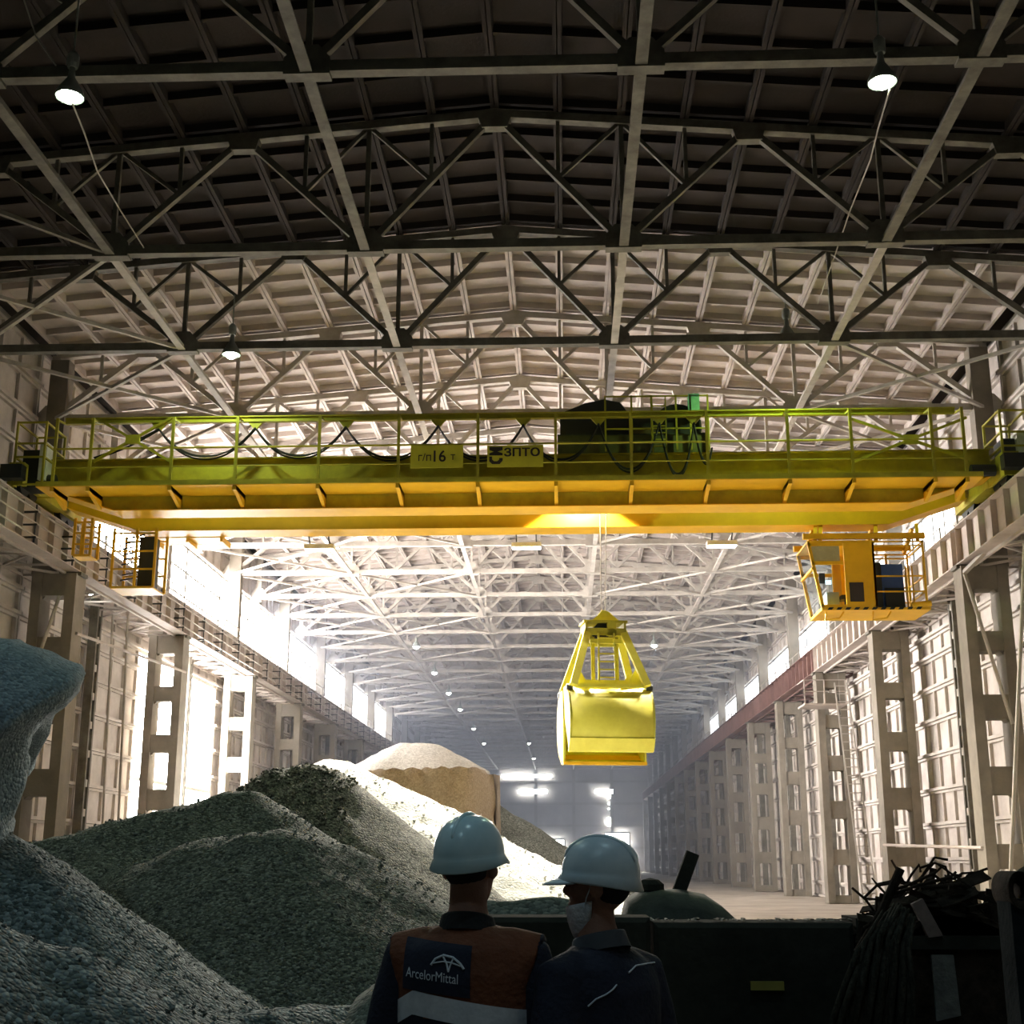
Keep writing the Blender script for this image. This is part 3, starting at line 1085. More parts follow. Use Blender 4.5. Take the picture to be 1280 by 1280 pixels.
# open platform beside the cab with the blue cabinet
pf = cpart(MB().bx(xB, xC + 0.1, CY0, CY1, cz0 - 0.08, cz0 - 0.01), 'cab_platform', M['yellow'])
for x in (xB + 0.35, xB + 0.75, xC):
    for y in (CY0 + 0.03, CY1 - 0.03):
        if x == xC or y > CY0 + 0.5:
            cpart(MB().bx(x - 0.03, x + 0.03, y - 0.03, y + 0.03, cz0, cz1 + 0.05), 'platform_post', M['yellow'], pf)
for x in (xC - 0.22, xC - 0.4):
    cpart(MB().bx(x - 0.02, x + 0.02, CY0 + 0.5, CY0 + 0.54, cz0, cz0 + 1.3), 'platform_post', M['yellow'], pf)
for z in (cz0 + 0.45, cz0 + 0.9, cz1 - 0.1, cz1 + 0.02):
    cpart(MB().bx(xB, xC, CY0 + 0.01, CY0 + 0.05, z - 0.02, z + 0.02).bx(xB, xC, CY1 - 0.05, CY1 - 0.01, z - 0.02, z + 0.02).bx(xC - 0.02, xC + 0.02, CY0, CY1, z - 0.02, z + 0.02), 'platform_rail', M['yellow'], pf)
cpart(MB().bx(xB + 0.08, xB + 0.86, CY0 + 0.35, CY0 + 1.0, cz0 + 0.02, cz0 + 1.32), 'blue_cabinet', M['blue'], pf)
cpart(MB().bx(xB + 0.02, xB + 0.22, CY0 + 0.25, CY0 + 0.34, cz0 + 0.02, cz0 + 1.35), 'cabinet_door', M['dark'], pf)
cpart(MB().bx(xB + 0.3, xB + 0.84, CY0 + 0.25, CY0 + 0.34, cz0 + 0.02, cz0 + 0.6), 'switch_box', M['dark'], pf)
cpart(MB().tube([(xC - 0.42, CY0 + 0.05, cz0 + 0.05), (xC + 0.12, CY0 + 0.05, cz0 + 0.1)], 0.09, 12), 'yellow_roll', M['yellow'], pf)
for xx in (xN + 0.15, xB - 0.1):
    cpart(MB().tube([(xx, CY0 + 0.2, cz0 - 0.1), (xx - 0.05, CY0 + 0.1, cz0 - 0.35), (xx + 0.35, CY0 + 0.1, cz0 - 0.3), (xx + 0.5, CY0 + 0.2, cz0 - 0.1)], 0.025, 6), 'step_bar', M['yellow'], pf)
# hangers from the girders to the cab roof
hg = cpart(MB().bx(xA - 0.1, xC + 0.1, CY0 + 0.02, CY0 + 0.16, cz1 + 0.12, cz1 + 0.28).bx(xA - 0.1, xC + 0.1, CY1 - 0.2, CY1 - 0.06, cz1 + 0.12, cz1 + 0.28), 'hanger_frame', M['yellow'])
for x in (xA + 0.25, xA + 0.4, xB + 0.1, xC - 0.1):
    for y in (CY0 + 0.1, CY1 - 0.1):
        cpart(MB().beam((x, y, cz1 + 0.05), (x + 0.15, 38.05 if y < 38.3 else 38.55, ZG0 - 0.02), 0.11, 0.09), 'hanger', M['yellow'], hg)

# ================================================================== FLOODLIGHTS ON THE CRANE
for i, (px, lab) in enumerate(((400, 'leftmost'), (658, 'middle'), (902, 'rightmost'))):
    p = at(px, 678, 39.0)
    o = empty('floodlight', (p.x, 39.0, 11.05))
    tag(o, '%s of the three lit floodlights under the rear crane girder' % lab, 'floodlight', 'crane floodlights')
    MB().bx(-0.45, 0.45, -0.18, 0.18, 0.06, 0.2).build('housing', M['white'], o)
    MB().bx(-0.42, 0.42, -0.16, 0.16, 0.045, 0.06).build('lens', M['lens'], o)
    MB().beam((-0.3, 0, 0.2), (-0.3, -0.3, 0.5), 0.04, 0.04).beam((0.3, 0, 0.2), (0.3, -0.3, 0.5), 0.04, 0.04).build('yoke', M['dark'], o)
    spot('floodlight_beam', (p.x, 39.0, 11.0), ((p.x, 35.5, 0) if i == 2 else (-2.6, 31.0, 1.0)), FLOOD * (0.9 if i == 2 else 1.5), (1.0, 0.92, 0.80), 140 if i == 2 else 84, 0.8, 0.3, o)

# ================================================================== TROLLEY
tx0, tx1 = at(697, 560, 35.9).x, at(886, 560, 35.9).x
TZ = 13.1
tr = empty('crane_trolley', ((tx0 + tx1) / 2, 37.1, TZ))
tag(tr, 'dark hoist trolley with drums and motors riding on the crane girders', 'trolley')
TO = Vector(tr.location)


def tpart(mb, name, mat, parent=tr, smooth=False):
    mb.v = [tuple(Vector(p) - TO) for p in mb.v]
    return mb.build(name, mat, parent, smooth)


Mtro = pm('grimy_green_machine', (0.012, 0.014, 0.012), (0.05, 0.06, 0.035), 2.0, 0.5)
fr = tpart(MB().bx(tx0, tx1, 35.75, 36.05, TZ + 0.25, TZ + 0.55).bx(tx0, tx1, 38.2, 38.5, TZ + 0.25, TZ + 0.55)
           .bx(tx0, tx0 + 0.3, 35.75, 38.5, TZ + 0.25, TZ + 0.55).bx(tx1 - 0.3, tx1, 35.75, 38.5, TZ + 0.25, TZ + 0.55)
           .bx(tx0, tx0 + 1.2, 36.0, 38.3, TZ + 0.5, TZ + 0.56), 'trolley_frame', Mtro)
for x in (tx0 + 0.5, tx1 - 0.5):
    for y in (35.92, 38.32):
        tpart(MB().tube([(x, y - 0.06, TZ + 0.2), (x, y + 0.06, TZ + 0.2)], 0.2, 16), 'wheel', M['dark'], fr)
# winch hood: rounded hump, drums, gearbox
xa, xb = at(700, 520, 36.0).x, at(786, 520, 36.0).x
zt_ = at(745, 500, 36.0).z
hood = [(xa, TZ + 0.5), (xb, TZ + 0.5), (xb, zt_ - 0.45), (xb - 0.25, zt_ - 0.1), (xb - 0.7, zt_), (xa + 0.7, zt_ - 0.12), (xa + 0.15, zt_ - 0.35), (xa, zt_ - 0.5)]
tpart(MB().prism(hood, 35.95, 37.9), 'winch_hood', M['dark'])
for xx, r, za in ((at(802, 540, 36.0).x, 0.34, TZ + 0.75), (at(846, 540, 36.0).x, 0.62, TZ + 0.75)):
    tpart(MB().tube([(xx, 35.9, za), (xx, 38.2, za)], r, 24), 'rope_drum', Mtro)
    tpart(MB().tube([(xx, 35.8, za), (xx, 35.9, za)], r * 1.12, 24), 'drum_flange', M['dark'])
tpart(MB().bx(at(790, 560, 35.8).x, at(820, 560, 35.8).x, 35.78, 36.2, TZ + 0.1, TZ + 0.75), 'gearbox', flat('brown_gearbox', (0.10, 0.07, 0.02)))
tpart(MB().bx(tx0, tx1, 35.7, 35.74, TZ - 0.25, TZ + 0.5), 'side_plate', pm('olive_side_plate', (0.03, 0.035, 0.015), (0.13, 0.13, 0.03), 1.5, 0.6))
a, b = at(860, 521, 35.8), at(873, 495, 35.8)
tpart(MB().bx(a.x, b.x, 35.6, 35.9, a.z, b.z), 'green_cabinet', M['greenbox'])
m = MB()
rail_xs = [at(p, 540, 35.6).x for p in (757, 790, 815, 846, 864, 886)]
for x in rail_xs:
    m.bx(x - 0.025, x + 0.025, 35.6, 35.65, TZ, 14.75)
for z in (13.75, 14.25, 14.72):
    m.bx(rail_xs[0], rail_xs[-1], 35.6, 35.64, z - 0.02, z + 0.02)
tpart(m, 'guard_rail', M['yellow_dirty'])
m = MB()
for k in range(7):
    z = 13.2 + k * 0.2
    m.bx(rail_xs[2], rail_xs[2] + 0.4, 35.52, 35.56, z - 0.015, z + 0.015)
m.bx(rail_xs[2], rail_xs[2] + 0.03, 35.52, 35.56, 13.0, 14.7).bx(rail_xs[2] + 0.38, rail_xs[2] + 0.41, 35.52, 35.56, 13.0, 14.7)
tpart(m, 'ladder', M['yellow_dirty'])
# work lamp under the trolley, shining down past the rear girder
px_ = at(727, 650, 37.4).x
wl = empty('work_lamp', (px_, 37.3, 12.75))
tag(wl, 'trolley work lamp throwing the bright patch on the rear girder', 'lamp')
MB().bx(-0.2, 0.2, -0.12, 0.12, 0.03, 0.35).build('housing', M['dark'], wl)
MB().bx(-0.17, 0.17, -0.1, 0.1, 0.015, 0.03).build('lens', M['lens'], wl)
spot('work_lamp_beam', (px_, 37.3, 12.72), (px_, 37.65, 10.5), 2200, (1.0, 0.92, 0.75), 110, 0.2, 0.08, wl)

# ================================================================== GRAB
GX, GY = 1.15, 37.1
gz_top, gz_bot = 8.75, 4.55
grab = empty('clamshell_grab', (GX, GY, gz_bot), R(9))
tag(grab, 'yellow clamshell grab bucket hanging on ropes from the trolley', 'grab')


def gp(mb, name, mat=M['grab_yellow'], parent=grab, smooth=False):
    return mb.build(name, mat, parent, smooth)


W2 = 1.14                       # half width of the shells
# clamshell: profile (y, z) of the outer plate, near shell then far shell
for sgn in (-1, 1):
    lo_a = -78 if sgn > 0 else -52          # the near jaw hangs a little open
    prof = [(0.05, 0.0)] if sgn > 0 else []
    for q in range(15):
        a_ = R(lo_a + (72 - lo_a) * q / 14)
        prof.append((0.16 + 1.04 * math.cos(a_) ** 0.75, 1.02 + 0.97 * math.sin(a_)))
    prof.append((0.45, 2.0))
    inner = [(y - 0.06, z + 0.02) for y, z in reversed(prof)]
    m = MB()
    n = len(prof)
    ring = [(y * sgn, z) for y, z in prof] + [(max(y, 0.0) * sgn, z) for y, z in inner]
    lz = 0.06 if sgn < 0 else 0.0
    m.ring_loft([[(-W2, y, z + lz) for y, z in ring], [(W2, y, z + lz) for y, z in ring]])
    sh = gp(m, 'shell_plate')
    for p_ in sh.data.polygons:
        p_.use_smooth = len(p_.vertices) == 4
    for x in (-W2, W2):
        cheek = [(y * sgn, z + lz) for y, z in prof] + [(0.08 * sgn, 2.0 + lz), ((0.02 if sgn > 0 else 0.35) * sgn, 1.0 + lz)]
        m = MB()
        m.ring_loft([[(x - 0.03, y, z) for y, z in cheek], [(x + 0.03, y, z) for y, z in cheek]])
        gp(m, 'shell_cheek', M['grab_yellow'], sh)
        m = MB().tube([(x * 1.05, 0.75 * sgn, 1.93 + lz), (x * 0.9, 0.75 * sgn, 1.93 + lz)], 0.09, 12)
        gp(m, 'pivot_pin', M['dark'], sh)
    # cutting lip, darker worn edge
    lip = ((-0.02, -0.05), (0.35, -0.04), (0.86, 0.22), (0.80, 0.27), (0.34, 0.02), (-0.02, 0.03)) if sgn > 0 else ((0.80, 0.17), (0.90, 0.20), (1.13, 0.52), (1.09, 0.55), (0.86, 0.24), (0.78, 0.22))
    m = MB().ring_loft([[(-W2 - 0.03, y * sgn, z + lz) for y, z in lip], [(W2 + 0.03, y * sgn, z + lz) for y, z in lip]])
    gp(m, 'cutting_lip', M['yellow'] if sgn > 0 else M['grab_yellow'], sh)
# lower traverse
gp(MB().bx(-0.95, 0.95, -0.55, -0.43, 2.10, 2.22).bx(-0.95, 0.95, 0.43, 0.55, 2.10, 2.22).bx(-0.95, -0.83, -0.55, 0.55, 2.08, 2.22).bx(0.83, 0.95, -0.55, 0.55, 2.08, 2.22), 'lower_traverse')
for x in (-0.55, 0.0, 0.55):
    gp(MB().bx(x - 0.05, x + 0.05, -0.5, 0.5, 2.0, 2.1), 'traverse_rib')
# four legs
for sx in (-1, 1):
    for sy in (-1, 1):
        gp(MB().beam((sx * 1.03, sy * 0.95, 2.02), (sx * 0.50, sy * 0.30, 3.62), 0.20, 0.16, (0, 1, 0)), 'leg')
        gp(MB().prism([(sx * 0.62, 2.22), (sx * 0.92, 2.22), (sx * 0.80, 2.55)], sy * 0.5 - 0.03, sy * 0.5 + 0.03), 'leg_gusset')
# inner posts
for x in (-0.32, 0.36):
    gp(MB().bx(x - 0.05, x + 0.05, -0.1, 0.0, 2.2, 3.5), 'inner_post', M['yellow_dirty'])
gp(MB().bx(-0.45, 0.45, -0.34, -0.26, 3.28, 3.4).bx(-0.45, 0.45, 0.26, 0.34, 3.28, 3.4), 'upper_bar')
# head: traverse box, sheaves, cap
gp(MB().bx(-0.62, 0.62, -0.42, 0.42, 3.86, 3.92).bx(-0.58, 0.58, -0.40, -0.36, 3.5, 3.7).bx(-0.58, 0.58, 0.36, 0.40, 3.5, 3.7)
   .bx(-0.58, -0.52, -0.4, 0.4, 3.5, 3.88).bx(0.52, 0.58, -0.4, 0.4, 3.5, 3.88).bx(0.05, 0.3, -0.4, -0.2, 3.5, 3.86), 'head_frame', M['yellow_dirty'])
for y in (-0.2, 0.0, 0.2):
    gp(MB().tube([(-0.06, y - 0.03, 3.66), (-0.06, y + 0.03, 3.66)], 0.24, 20), 'sheave', M['dark'])
gp(MB().prism([(-0.4, 3.92), (0.45, 3.92), (0.12, 4.2), (-0.05, 4.25), (-0.15, 4.12)], -0.22, -0.12).prism([(-0.4, 3.92), (0.45, 3.92), (0.12, 4.2), (-0.05, 4.25), (-0.15, 4.12)], 0.12, 0.22), 'rope_guide')
# ladder on the near side
m = MB().beam((-0.24, -0.52, 2.12), (-0.22, -0.44, 3.55), 0.05, 0.05).beam((0.24, -0.52, 2.12), (0.22, -0.44, 3.55), 0.05, 0.05)
ld = gp(m, 'ladder')
for k in range(6):
    z = 2.3 + k * 0.22
    gp(MB().bx(-0.24, 0.24, -0.52, -0.48, z - 0.018, z + 0.018), 'rung', M['grab_yellow'], ld)
gp(MB().bx(-0.98, 0.98, -0.95, -0.8, 1.98, 2.06).bx(-0.98, 0.98, 0.8, 0.95, 1.98, 2.06), 'shell_hinge_bar')
# ropes
for i, (dx, dy) in enumerate(((-0.05, -0.12), (0.05, -0.12), (-0.05, 0.12), (0.05, 0.12))):
    o = MB().tube([(GX + dx, GY + dy, gz_bot + 3.95), (GX + dx * 2.2 + 0.1, GY + dy * 1.4, TZ + 0.4)], 0.014, 6).build('hoist_rope', M['steel'])
    tag(o, '%s of the four thin steel hoist ropes above the grab' % ('near left', 'near right', 'far left', 'far right')[i], 'rope', 'hoist ropes of the grab')

# ================================================================== SIGNS ON THE RAILING
Msign = pm('yellow_sign_plate', (0.50, 0.46, 0.03), (0.62, 0.57, 0.04), 1.5, 0.5)
Mink = flat('sign_black_print', (0.02, 0.015, 0.012), 0.7)


def text_mesh(body, size, bold=0.0, name='lettering'):
    cu = bpy.data.curves.new(name, 'FONT')
    cu.body = body
    cu.size = size
    cu.offset = bold
    cu.align_x = 'LEFT'
    cu.extrude = 0.004
    ob = bpy.data.objects.new(name, cu)
    C.objects.link(ob)
    bpy.context.view_layer.update()
    me = bpy.data.meshes.new_from_object(ob.evaluated_get(bpy.context.evaluated_depsgraph_get()))
    bpy.data.objects.remove(ob)
    return me


def lettering(body, parent, x0, z0, wid, hei, y, mat, bold=0.012):
    me = text_mesh(body, 1.0, 0.0)
    if bold:                                   # heavier strokes from shifted copies of the outlines
        src_v = [tuple(v.co) for v in me.vertices]
        src_f = [tuple(p.vertices) for p in me.polygons]
        V, Fc = [], []
        for q, (dx, dy) in enumerate(((-bold, -bold * 0.6), (bold, -bold * 0.6), (-bold, bold * 0.6), (bold, bold * 0.6), (0, 0))):
            b0 = len(V)
            V += [(x + dx, y + dy, z + q * 0.0004) for x, y, z in src_v]
            Fc += [tuple(b0 + i for i in f) for f in src_f]
        me = bpy.data.meshes.new('lettering')
        me.from_pydata(V, [], Fc)
    xs = [v.co.x for v in me.vertices]
    ys = [v.co.y for v in me.vertices]
    ax, bx_, ay, by = min(xs), max(xs), min(ys), max(ys)
    for v in me.vertices:
        x = x0 + (v.co.x - ax) / (bx_ - ax) * wid
        z = z0 + (v.co.y - ay) / (by - ay) * hei
        v.co = (x, y - v.co.z, z)
    me.materials.clear()
    me.materials.append(mat)
    return link('lettering', me, parent)


YS = 34.44
a, b = at(513, 585, YS), at(579, 556, YS)
o = empty('capacity_sign', (a.x, YS, a.z))
tag(o, 'yellow crane sign lettered with its lifting capacity, left of the pair', 'sign', 'signs on the crane railing')
w_, h_ = b.x - a.x, b.z - a.z
MB().bx(0, w_, 0, 0.02, 0, h_).build('sign_plate', Msign, o)
lettering('г/п', o, w_ * 0.15, h_ * 0.30, w_ * 0.24, h_ * 0.34, -0.003, Mink, 0.0)
lettering('16', o, w_ * 0.44, h_ * 0.26, w_ * 0.23, h_ * 0.50, -0.003, Mink, 0.012)
lettering('т', o, w_ * 0.76, h_ * 0.34, w_ * 0.09, h_ * 0.24, -0.003, Mink, 0.0)
a, b = at(609, 584, YS), at(679, 556, YS)
o = empty('maker_sign', (a.x, YS, a.z))
tag(o, 'yellow crane sign with hook emblem and bold black letters, right of the pair', 'sign', 'signs on the crane railing')
w_, h_ = b.x - a.x, b.z - a.z
MB().bx(0, w_, 0, 0.02, 0, h_).build('sign_plate', Msign, o)
lettering('ЗПТО', o, w_ * 0.30, h_ * 0.48, w_ * 0.64, h_ * 0.40, -0.003, Mink, 0.03)
# emblem: bow-tie block above a hook
m = MB()
k = w_ * 0.24
x0, z1 = w_ * 0.035, h_ * 0.92
for pts in ([(0, 0), (1, 0), (1, -0.22), (0.62, -0.34), (1, -0.46), (1, -0.62), (0, -0.62), (0, -0.46), (0.34, -0.34), (0, -0.22)],):
    m.prism([(x0 + p[0] * k, z1 + p[1] * h_ * 0.62) for p in pts], -0.006, 0.0)
hook = [(0.0, -0.70), (0.22, -0.70), (0.22, -0.92), (0.36, -1.05), (0.6, -1.05), (0.74, -0.94), (0.74, -0.82), (1.0, -0.82), (1.0, -1.0), (0.78, -1.26), (0.22, -1.26), (0.0, -1.05)]
m.prism([(x0 + p[0] * k, z1 + p[1] * h_ * 0.62) for p in hook], -0.006, 0.0)
m.build('hook_emblem', Mink, o)
# ================================================================== BULK MATERIAL
G_DARK = gravel('dark_gravel', [(0.018, 0.022, 0.019), (0.07, 0.082, 0.07), (0.17, 0.185, 0.16), (0.36, 0.385, 0.34)], 30.0, 1.0, 0.045)
G_HILL = gravel('black_speckled_gravel', [(0.02, 0.022, 0.018), (0.07, 0.072, 0.06), (0.20, 0.20, 0.165), (0.38, 0.37, 0.31)], 26.0, 1.0, 0.04)
G_PALE = gravel('pale_stone_gravel', [(0.45, 0.44, 0.40), (0.64, 0.63, 0.58), (0.80, 0.79, 0.74)], 18.0, 0.6, 0.03)
G_TAN = gravel('tan_fine_material', [(0.27, 0.215, 0.15), (0.36, 0.295, 0.21), (0.46, 0.39, 0.29)], 22.0, 0.35, 0.03)
G_BLUE = gravel('blue_grey_rubble', [(0.022, 0.032, 0.033), (0.085, 0.11, 0.11), (0.20, 0.24, 0.24), (0.42, 0.47, 0.47)], 27.0, 1.0, 0.045)


def heap(name, ridges, slope, xr, yr, res, mat, label, seed=0, amp=0.12, soft=0.25, lo=-0.08):
    """heaped material: repose slopes falling away from ridge lines (x, y, z)"""
    nx = int((xr[1] - xr[0]) / res) + 1
    ny = int((yr[1] - yr[0]) / res) + 1
    gx, gy = np.meshgrid(np.linspace(xr[0], xr[1], nx), np.linspace(yr[0], yr[1], ny))
    acc = np.zeros_like(gx)
    for rd in ridges:
        segs = list(zip(rd[:-1], rd[1:])) if len(rd) > 1 else [(rd[0], rd[0])]
        best = np.full_like(gx, -50.0)
        for a, b in segs:
            dx, dy = b[0] - a[0], b[1] - a[1]
            L2 = dx * dx + dy * dy
            t = np.clip(((gx - a[0]) * dx + (gy - a[1]) * dy) / L2, 0, 1) if L2 > 1e-9 else np.zeros_like(gx)
            d = np.hypot(gx - a[0] - t * dx, gy - a[1] - t * dy)
            d = np.sqrt(d * d + soft * soft) - soft
            best = np.maximum(best, a[2] + t * (b[2] - a[2]) - slope * d)
        acc += np.exp(best / 0.16)
    z = 0.16 * np.log(acc + 1e-30)
    z = np.maximum(z, lo - 0.25)
    mb = MB()
    idx = {}
    for i in range(ny):
        for j in range(nx):
            x, y, zz = float(gx[i, j]), float(gy[i, j]), float(z[i, j])
            v = Vector((x * 0.55, y * 0.55, seed * 7.3))
            zz += amp * noise.noise(v) + amp * 0.5 * noise.noise(v * 3.1) + amp * 0.28 * noise.noise(v * 8.0) + amp * 0.32 * noise.noise(v * 15.0)
            mb.v.append((x, y, max(zz, lo)))
    for i in range(ny - 1):
        for j in range(nx - 1):
            q = (i * nx + j, i * nx + j + 1, (i + 1) * nx + j + 1, (i + 1) * nx + j)
            if max(mb.v[k][2] for k in q) > lo + 0.005:
                mb.f.append(q)
                mb.mi.append(0)
    # the cut edge on the right stands as a vertical face
    for i in range(ny - 1):
        a, b = i * nx + nx - 1, (i + 1) * nx + nx - 1
        if max(mb.v[a][2], mb.v[b][2]) > lo + 0.005:
            k = len(mb.v)
            mb.v += [(mb.v[a][0], mb.v[a][1], lo - 0.1), (mb.v[b][0], mb.v[b][1], lo - 0.1)]
            mb.f.append((a, k, k + 1, b))
            mb.mi.append(0)
    # drop unused vertices, put the origin at the foot
    used = sorted({k for q in mb.f for k in q})
    re = {k: n for n, k in enumerate(used)}
    cx, cy = (xr[0] + xr[1]) / 2, (yr[0] + yr[1]) / 2
    out = MB()
    out.v = [(mb.v[k][0] - cx, mb.v[k][1] - cy, mb.v[k][2]) for k in used]
    out.f = [tuple(re[k] for k in q) for q in mb.f]
    out.mi = [0] * len(out.f)
    o = out.build(name, mat, None, True, (cx, cy, 0))
    tag(o, label, 'heap', 'heaps of bulk material')
    return o


def P3(px, py, d):
    return tuple(at(px, py, d))


# long dark heap across the lower left
front = heap('gravel_heap', [[P3(-60, 1075, 17.5), P3(50, 1052, 18.0), P3(150, 1022, 18.5), P3(235, 1004, 19.0), P3(305, 992, 19.6)],
                             [P3(270, 1044, 17.2), P3(345, 1036, 17.0), P3(415, 1050, 17.4), P3(490, 1105, 17.8), P3(560, 1125, 18.4)]],
             0.60, (-13.0, 0.5), (9.0, 25.5), 0.11, G_DARK, 'dark grey gravel heap filling the lower left behind the two men', 1, 0.10)
hill = heap('gravel_heap', [[P3(296, 992, 25.0), P3(345, 962, 25.4), P3(385, 957, 25.8), P3(412, 962, 26.0)]],
            0.78, (-13.0, 2.0), (18.5, 33.0), 0.11, G_HILL, 'black speckled gravel cone rising behind the dark heap', 2, 0.10)
lit = heap('gravel_heap', [[P3(428, 952, 32.0), P3(470, 975, 31.6), P3(545, 1030, 31.0), P3(640, 1092, 30.0), P3(690, 1124, 29.0)],
                           [P3(428, 952, 32.0), P3(400, 960, 36.0)]],
           0.50, (-13.0, 2.5), (26.0, 41.0), 0.15, G_PALE, 'brightly floodlit pale gravel slope falling to the right under the crane', 3, 0.14)
back = heap('gravel_heap', [[P3(505, 928, 52.0), P3(535, 927, 52.0)], [P3(440, 962, 51.0), P3(570, 966, 51.0)]],
            0.55, (-15.0, at(604, 980, 48.0).x), (43.0, 62.0), 0.22, G_PALE, 'pale conical heap on top behind the steep tan bank', 4, 0.10)
slope_ = heap('gravel_heap', [[P3(600, 985, 60.0), P3(640, 1020, 60.0), P3(705, 1088, 60.0)]],
              0.62, (-12.0, 4.0), (50.0, 72.0), 0.25, G_DARK, 'grey sloping heap behind the helmet of the left man', 5, 0.12)
brown = heap('gravel_heap', [[P3(640, 1078, 40.0), P3(660, 1084, 40.0)]],
             0.5, (-5.0, 2.0), (36.5, 43.5), 0.12, pm('brown_ore', (0.16, 0.12, 0.09), (0.32, 0.25, 0.19), 3.0, 0.95, 0.8, 12), 'small brown heap between the two helmets', 6, 0.12)
left = heap('gravel_heap', [[P3(-90, 985, 12.6), P3(-20, 1040, 12.4), P3(30, 1075, 12.2)], [P3(-60, 1130, 8.5), P3(60, 1180, 8.8)],
                            [P3(150, 1262, 10.0), P3(300, 1255, 11.0), P3(450, 1262, 12.0)]],
            0.66, (-9.5, 0.0), (6.2, 16.0), 0.085, G_BLUE, 'blue-grey rubble slope in the lower left corner', 7, 0.10)

# steep tan bank with a near-vertical cut face
bank = MB()
prof = []
D = 46.0
for i in range(33):
    px = 440 + (612 - 440) * i / 32
    top = 963 - 5 * i / 32 + 1.5 * math.sin(i * 1.7) + (4 if i > 29 else 0)
    prof.append((px, top))
rows = 14
for i, (px, top) in enumerate(prof):
    T0 = at(px, top, D)
    for r in range(rows + 4):
        t = r / (rows - 1)
        v = Vector((px * 0.05, r * 0.4, 2.0))
        if r < rows:
            z = T0.z * (1 - t)
            y = D - 0.15 - 0.9 * t ** 2.2 + 0.22 * noise.noise(v) + 0.12 * noise.noise(v * 2.7)
            x = T0.x
            edge = max(0.0, (i - 26) / 6.0)
            y += edge * edge * 3.5
            bank.v.append((x + 0.1 * noise.noise(v * 1.7), y, z))
        else:
            k = r - rows
            bank.v.append((T0.x, D + 1.0 + 2.2 * k + (max(0.0, (i - 26) / 6.0) ** 2) * 2.0, T0.z + 0.1 * k if k < 3 else 0.0))
n = rows + 4
order = list(range(rows - 1, -1, -1)) + [rows, rows + 1, rows + 2, rows + 3]
for i in range(len(prof) - 1):
    for a, b in zip(order[:-1], order[1:]):
        bank.f.append((i * n + a, (i + 1) * n + a, (i + 1) * n + b, i * n + b))
        bank.mi.append(0)
e = (len(prof) - 1) * n
bank.f.append(tuple(e + k for k in order))
bank.mi.append(0)
o = bank.build('material_bank', G_TAN, None, True)
tag(o, 'steep tan bank of caked fine material cut off vertically on its right', 'heap', 'heaps of bulk material')

# ---- caked overhanging mass at the left edge
outl = [(-40, 775), (0, 783), (32, 789), (60, 800), (86, 815), (106, 823), (113, 833), (108, 846), (94, 862), (75, 876), (58, 893), (47, 912), (42, 940), (38, 975), (30, 1010), (22, 1045), (10, 1090), (-5, 1140), (-20, 1200)]
DM = 12.3
sect = [at(px, py, DM) for px, py in outl]
base = [(p.x, p.z) for p in sect]
# refine the outline
fine = []
for (x0, z0), (x1, z1) in zip(base[:-1], base[1:]):
    for k in range(4):
        fine.append((x0 + (x1 - x0) * k / 4, z0 + (z1 - z0) * k / 4))
fine.append(base[-1])
fine += [(-8.8, 0.0), (-8.8, 1.6), (-8.8, 3.2), (-8.2, fine[0][1] - 0.1)]
xc = -7.0


def keep_edge(q, n):
    return 1.0 if q < n - 4 else 0.0


mb = MB()
rings = []
NS = 26
for k in range(NS):
    t = k / (NS - 1)
    y = DM - 0.7 + 4.6 * t
    sc = 1.0 - 0.55 * max(0.0, (0.30 - t) / 0.30) ** 2 - 0.55 * max(0.0, (t - 0.55) / 0.45) ** 2
    ring = []
    for q, (x, z) in enumerate(fine):
        v = Vector((x * 0.9, y * 0.9, z * 0.9))
        nz = 0.10 * noise.noise(v) + 0.06 * noise.noise(v * 2.9) + 0.035 * noise.noise(v * 7.0)
        keep = 0.0 if q > len(fine) - 4 else 1.0
        far_k = y / DM if y > DM else 1.0
        x = x * far_k - 0.10 * max(0.0, y - DM) * keep_edge(q, len(fine))
        ring.append((xc + (x - xc) * (sc * 0.35 + 0.65) + nz * keep, y + 0.2 * noise.noise(v * 1.3) * keep, max(0.0, z * (0.30 * sc + 0.70) + nz * 0.8 * keep)))
    rings.append(ring)
mb.ring_loft(rings)
mb.f[-1], mb.f[-2] = mb.f[-1], mb.f[-2]
G_CAKE = gravel('caked_blue_grey_material', [(0.13, 0.17, 0.19), (0.22, 0.28, 0.31), (0.33, 0.40, 0.43)], 30.0, 0.8, 0.03)
o = mb.build('caked_material', G_CAKE, None, True)
tag(o, 'blue-grey caked mass with an overhanging lip at the left edge', 'caked mass')


M_STONE = pm('loose_stone_grey', (0.05, 0.056, 0.052), (0.30, 0.32, 0.30), 9.0, 0.9, 0, lo=0.35, hi=0.65)


